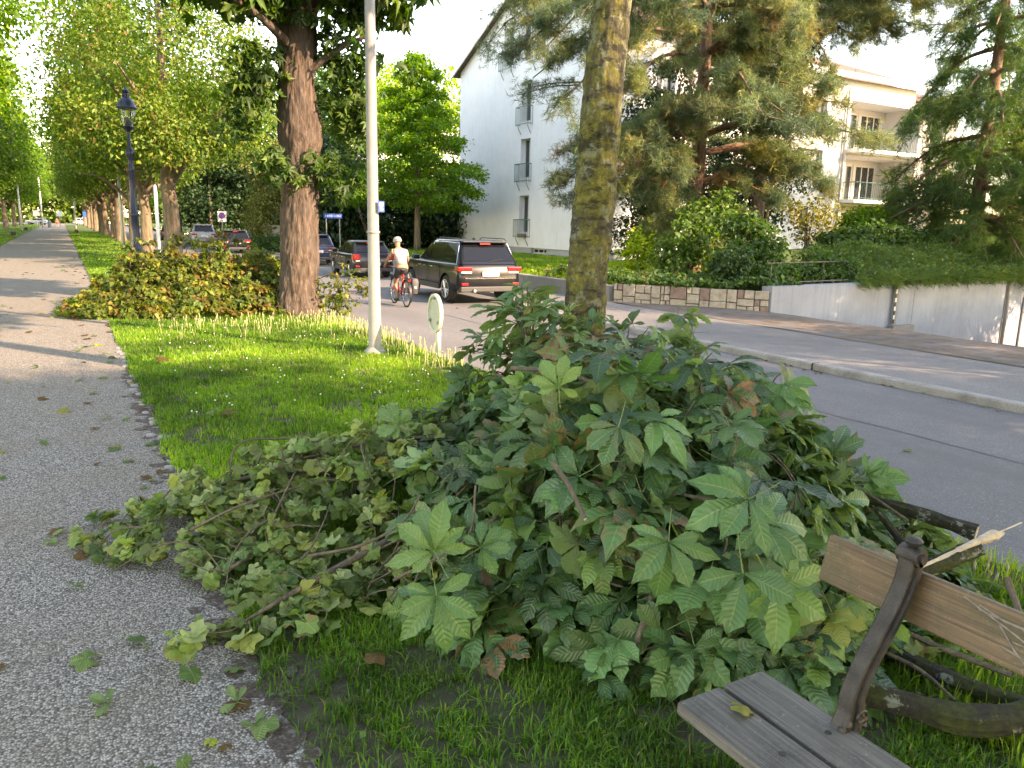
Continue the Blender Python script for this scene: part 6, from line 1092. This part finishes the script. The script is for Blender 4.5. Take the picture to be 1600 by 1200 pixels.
for y in (1.10, -.62):
    up = [(1.672, .33, 0), (1.685, .38, 0), (1.685, .43, 0), (1.715, .50, 0), (1.765, .57, 0), (1.815, .64, 0), (1.85, .71, 0), (1.862, .775, 0)]
    s_ = part('side_frame', band(up, [.085, .06, .045, .045, .045, .046], y - .02, y + .022), M['iron'], t, smooth='auto', bevel=.004)
    part('frame_rib', band([(p[0] + .004, p[1], 0) for p in up], [.03, .022, .016, .016, .016, .02], y - .028, y + .03), M['iron'], s_, smooth='auto')
    m = MB(); m.tube([(1.862, y - .028, .78), (1.862, y + .030, .78)], .025, 20); m.tube([(1.862, y - .036, .78), (1.862, y + .038, .78)], .014, 14); part('scroll', m, M['iron'], s_, smooth='auto')
    m = MB(); m.lathe([(.008, .0), (.012, .006), (.021, .013), (.023, .021), (.015, .029), (.001, .032)], (1.862, y, .800), 18); part('knob', m, M['iron'], s_, smooth='auto')
    m = MB()
    for dx, z, r in ((.035, .365, .020), (.015, .35, .018), (-.02, .36, .016), (.03, .40, .013), (.045, .34, .014), (-.035, .345, .013)): m.lathe([(.001, -r), (r * .7, -r * .7), (r, 0), (r * .7, r * .7), (.001, r)], (1.675 + dx, y - .012, z), 10)
    for a0, r in ((0, .022),): m.tube([(1.69 + (r * (1 - k * .06)) * math.cos(k * .7), y - .026, .375 + (r * (1 - k * .06)) * math.sin(k * .7)) for k in range(12)], .005, 6)
    part('cast_ornament', m, M['iron'], s_, smooth=True)
    part('leg', band([(1.40, 0, 0), (1.38, .1, 0), (1.41, .2, 0), (1.42, .30, 0)], [.07, .035, .035, .06], y - .02, y + .02), M['iron'], t, smooth='auto', bevel=.004)
    part('leg', band([(1.82, 0, 0), (1.78, .1, 0), (1.70, .2, 0), (1.67, .30, 0)], [.07, .035, .035, .07], y - .02, y + .02), M['iron'], t, smooth='auto', bevel=.004); part('seat_bearer', MB().box((1.35, y - .018, .283), (1.69, y + .018, .307)), M['iron'], t)
m = MB()
def pf(z, y): return (1.862 + (z - .595) * .247 - .0015, y, z)
for a, b in (((.715, .97), (.64, .72)), ((.70, .93), (.69, .7)), ((.64, .86), (.62, .6)), ((.69, .88), (.61, .78)), ((.66, .84), (.65, .62)), ((.71, .93), (.70, .80))):
    mid = ((a[0] + b[0]) / 2 + random.uniform(-.01, .01), (a[1] + b[1]) / 2); m.tube([pf(*q) for q in (a, mid, b)], .0032, 4)
part('scratched_marks', m, plain('scuffed_pale_scratch', (.19, .155, .12), .9, .4, 40), t, label='pale scratched lines on the brown plank')
m = MB()
for x, y in ((1.43, 1.1), (1.60, 1.1), (1.43, -.62), (1.60, -.62)): m.lathe([(.009, .344), (.009, .347), (.005, .349)], (x, y, 0), 10)
part('bolt_heads', m, M['iron'], t, smooth='auto')

# ------------------------------------------------------------------ fallen leaves and edging
def oneleaf(proto, k, mat, tint, name='fallen_leaf'):
    v, f, u = PR[proto][k]; me = mkmesh(name, v, f, mat, False, {'tint': ('FLOAT_COLOR', np.tile([*tint, 1], (len(v), 1))), 'lp': ('FLOAT_VECTOR', u)}); return me
LM = {'g': [oneleaf('maple', 0, M['olive'], (.2, .5, .1)), oneleaf('maple', 3, M['olive'], (.0, .4, .0)), oneleaf('chestnut', 1, M['chestnut'], (.6, .7, .3))], 'y': [oneleaf('maple', 2, M['golden'], (1, .5, 0)), oneleaf('maple', 4, M['bright'], (1, .7, 0))], 'b': [oneleaf('maple', 1, M['golden'], (.5, .0, .9)), oneleaf('maple', 5, M['golden'], (.3, .05, .8))]}
def leafobj(x, y, z, kind, j, size, label, group=None, flip=0):
    o = link(bpy.data.objects.new('fallen_leaf', LM[kind][j % len(LM[kind])])); o.location = (x, y, z); o.rotation_euler = (random.gauss(0, .22) + flip, random.gauss(0, .22), random.uniform(0, 6.28)); o.scale = (size,) * 3; return props(o, label, 'leaf', group)
leafobj(1.47, 1.27, .362, 'y', 0, .06, 'curled yellow-green leaf resting on the bench seat')
for x, y, k, j, s, lab in [(-.95, 2.68, 'y', 1, .12, 'long bright yellow-green leaf on the gravel at the left edge'), (.38, 2.42, 'g', 2, .075, 'pale green chestnut leaf on the path edge beside the grass'), (.43, 2.27, 'g', 0, .09, 'light green lobed leaf at the front path edge'), (-.05, 2.95, 'g', 0, .09, 'small leaf sprig lying alone on the gravel'), (.12, 3.02, 'g', 1, .07, 'dark green leaf right of the gravel sprig'), (.30, 2.82, 'g', 2, .07, 'flat green leaf near the low leaf spray'), (.27, 2.68, 'g', 1, .08, 'green leaf cluster just below the low leaf spray'),
                       (-.15, 4.35, 'b', 0, .08, 'reddish brown leaf left of the branch tip on the gravel'), (-.08, 3.6, 'g', 2, .05, 'small mint green leaf below the branch tip'), (-1.15, 5.6, 'g', 1, .13, 'dark green leaf on the gravel at the left edge'), (-.1, 7.2, 'y', 0, .1, 'small yellow leaf on the gravel by the sun patch'), (.86, 9.3, 'b', 0, .14, 'curled brown leaf on the sunlit lawn'), (.95, 6.5, 'g', 2, .08, 'pale leaf on the lawn left of two brown ones'), (1.06, 6.45, 'b', 1, .12, 'brown leaf on the lawn near the arching twig'),
                       (.86, 2.42, 'b', 1, .08, 'long curled orange brown leaf in the near grass')]:
    leafobj(x, y, .03 if x < .45 else .07, k, j, s, lab)
gl = {'g': ('green leaf blown onto the gravel path', 'green leaves on the gravel path'), 'b': ('dry brown leaf on the gravel path', 'brown leaves on the gravel path'), 'y': ('yellow leaf on the gravel path', 'yellow leaves on the gravel path')}
for i in range(190):
    y = 2.2 + 34 * random.random() ** 1.4; x = random.uniform(-2.7, .45) if random.random() < .6 else .5 - abs(random.gauss(0, .35)); k = random.choice('gggbbb' if i % 5 else 'gy'); leafobj(x, y, .02, k, i, random.uniform(.035, .09) * (1 if y < 9 else 1.25), gl[k][0], gl[k][1])
for i in range(34): y = 2.5 + 9.5 * random.random(); leafobj(kx(y) - abs(random.gauss(.06, .08)), y, .012, random.choice('bbg'), i, random.uniform(.03, .06), 'dry leaf caught in the gutter by the far kerb', 'leaves in the gutter')
for i in range(26): y = 3 + 12 * random.random(); leafobj(random.uniform(4.2, 9.5), y, .02 if 1 else 0, random.choice('gb'), i, .06, 'dry leaf scattered on the asphalt', 'leaves on the asphalt')
for i in range(30):
    y = 3.6 + i * .24 + random.gauss(0, .06); m = MB(); s = random.uniform(.022, .048); x = .49 + random.gauss(0, .022); z = random.uniform(-.012, .006)
    P = [rring(-s * 1.6, s * 1.6, s, 0, .02, 3), rring(-s * 1.6, s * 1.6, s, z + .006, .02, 3), rring(-s * 1.3, s * 1.3, s * .8, z + .014, .02, 3)]; loft(m, P); m.V = [v + [x, y, 0] for v in m.V]
    single('edging_stone', m, M['kerb'], 'small grey cobble sunk in the edge between gravel and lawn', 'stone', (x, y, 0), 'edging stones along the path', smooth='auto')

# ------------------------------------------------------------------ grass
def blades(n, sampler, h, wd, seed, hue=(.4, .3), lean=.5):
    r = np.random.default_rng(seed); P = sampler(n, r); n = len(P); a = r.random(n) * 6.283; hh = h * r.uniform(.45, 1.25, n) * (1 + .5 * np.array([noise.noise(Vector((p[0] * 1.7, p[1] * 1.7, 0))) for p in P])); ww = wd * r.uniform(.6, 1.3, n); d = np.c_[np.cos(a), np.sin(a)]; s = np.c_[-d[:, 1], d[:, 0]] * ww[:, None]; ln = np.abs(r.normal(0, lean, n)) * hh
    V = np.zeros((n, 5, 3)); V[:, 0, :2] = P[:, :2] - s; V[:, 1, :2] = P[:, :2] + s; V[:, 2, :2] = P[:, :2] - s * .8 + d * (ln * .3)[:, None]; V[:, 3, :2] = P[:, :2] + s * .8 + d * (ln * .3)[:, None]; V[:, 4, :2] = P[:, :2] + d * ln[:, None]
    V[:, 2, 2] = V[:, 3, 2] = hh * .55; V[:, 4, 2] = hh * (1 - .25 * np.minimum(1, ln / hh)); V[:, :, 2] += P[:, 2:3]; base = (np.arange(n) * 5)[:, None, None]; F = (np.array([[0, 1, 3], [0, 3, 2], [2, 3, 4]])[None] + base).reshape(-1, 3)
    nz = np.array([fbm(p[0] * .9, p[1] * .9, 4) for p in P]); T = np.c_[np.clip(hue[0] + .5 * nz + r.normal(0, hue[1], n), 0, 1), np.clip(.58 + .6 * nz + r.normal(0, .2, n), 0, 1), (r.random(n) < .09) * r.random(n), np.ones(n)]
    return V.reshape(-1, 3), F, np.repeat(T, 5, 0)
def grass(label, sets):
    Vs, Fs, Ts = [], [], []; k = 0
    for q in sets: v, f, t_ = blades(*q); Vs.append(v); Fs.append(f + k); Ts.append(t_); k += len(v)
    me = mkmesh('grass', np.concatenate(Vs), np.concatenate(Fs), M['grassblade'], False, {'tint': ('FLOAT_COLOR', np.concatenate(Ts)), 'lp': ('FLOAT_VECTOR', np.concatenate(Vs) * 0)}); props(link(bpy.data.objects.new('grass', me)), label, 'grass', kind='stuff')
def area(x0, x1, y0, y1, mask=None, z=0., pw=1.):
    def f(n, r):
        x = r.uniform(x0, x1, n); y = y0 + (y1 - y0) * r.random(n) ** pw; P = np.c_[x, y, np.full(n, z) if not callable(z) else [z(a, b) for a, b in zip(x, y)]]
        return P if mask is None else P[[mask(a, b) for a, b in zip(x, y)]]
    return f
def mnear(x, y):
    if x < .5 + .06 * fbm(y * 1.1, .5, 3) + .05 * fbm(y * 5, 2, 1): return False
    if ((x - 1.25) / .45) ** 2 + ((y - 1.25) / .27) ** 2 < 1: return False
    e = (x - .5); bare = fbm(x * 3.2, y * 3.2, 7) + (.25 if y < 2.6 else 0) + (.28 if e < .25 and y < 6 else 0) - .1
    return bare < .17 or random.random() < .2
grass('short green lawn grass between the gravel path and the road', [
    (150000, area(.42, 3.6, .85, 4.6, mnear, 0, 1.15), .054, .0028, 1, (.12, .3), .8), (80000, area(.45, 3.92, 4.6, 9.2, mnear, 0, 1.1), .052, .0042, 2, (.45, .3), .7), (52000, area(.5, 3.95, 9.2, 14.5, mnear), .055, .006, 3), (26000, area(.55, 3.92, 14.5, 32), .06, .011, 4), (12000, area(.55, 3.92, 32, 90), .07, .03, 5),
    (9000, area(2.4, 3.95, .9, 3.4, None), .085, .003, 12, (.8, .2))])
grass('mown grass of the left lawn along the path', [(24000, area(-9, -2.85, 20, 70), .06, .02, 6), (7000, area(-14, -2.85, 70, 150), .07, .04, 7)])
def mg(x, y): return y > ybound(x) + .1
grass('rough sunlit grass of the garden below the white gable', [(42000, area(10.4, 18.2, 12, 34, mg, .37), .09, .012, 8, (.7, .3)), (9000, area(12, 24, 11, 16, mg, .45), .10, .012, 9)])
# pale seed stalks and clover heads
m = MB(); r2 = random.Random(9)
for k in range(480):
    if k < 260: x, y = 3.9 - abs(r2.gauss(0, .28)), r2.uniform(7.6, 12.8)
    elif k < 420: x, y = r2.uniform(1.0, 3.8), 12.6 - abs(r2.gauss(0, .9))
    else: x, y = r2.uniform(3.2, 3.9), r2.uniform(1.6, 3.2)
    h = r2.uniform(.09, .21) * (1.0 if k < 420 else .8); lx, ly = r2.gauss(0, .015), r2.gauss(0, .015); m.tube([(x, y, 0), (x + lx, y + ly, h * .72)], .0022, 3, False); m.tube([(x + lx, y + ly, h * .72), (x + lx * 1.2, y + ly * 1.2, h * .85), (x + lx * 1.4, y + ly * 1.4, h)], [.004, .0085, .003], 5)
props(single('seed_stalks', m, M['stalk'], 'pale upright seed stalks along the kerb side of the lawn', 'wild flowers'), kind='stuff')
m = MB()
for k in range(110): x, y = r2.uniform(.8, 3.6), r2.uniform(6.5, 13); m.lathe([(.001, 0), (.007, .004), (.007, .010), (.001, .013)], (x, y, r2.uniform(.04, .065)), 6)
props(single('clover_flowers', m, M['white'], 'tiny white clover heads dotted over the lawn', 'wild flowers'), kind='stuff')
m = MB(); P = np.c_[rng.uniform(.7, 3.3, 420), rng.uniform(1.1, 4.2, 420), rng.uniform(.015, .05, 420)]
o = foliage('lawn_weeds', 'oval', P, rng.normal(0, 1, P.shape) * [1, 1, .2], rng.normal(0, .35, P.shape) + [0, 0, 1], rng.uniform(.012, .03, 420), np.c_[rng.random(420) * .6, rng.random(420), np.zeros(420)], M['hedge'], None); props(o, 'small round leaved weeds and clover in the near grass', 'weeds', kind='stuff')

# ------------------------------------------------------------------ scale to real size
for me in bpy.data.meshes:
    if me.users: me.transform(Matrix.Scale(S, 4))
for o in bpy.data.objects:
    if o.type in ('MESH', 'EMPTY'):
        o.location = Vector(o.location) * S
        for md in o.modifiers:
            if md.type == 'BEVEL': md.width *= S
for me in list(bpy.data.meshes):
    if not me.users: bpy.data.meshes.remove(me)
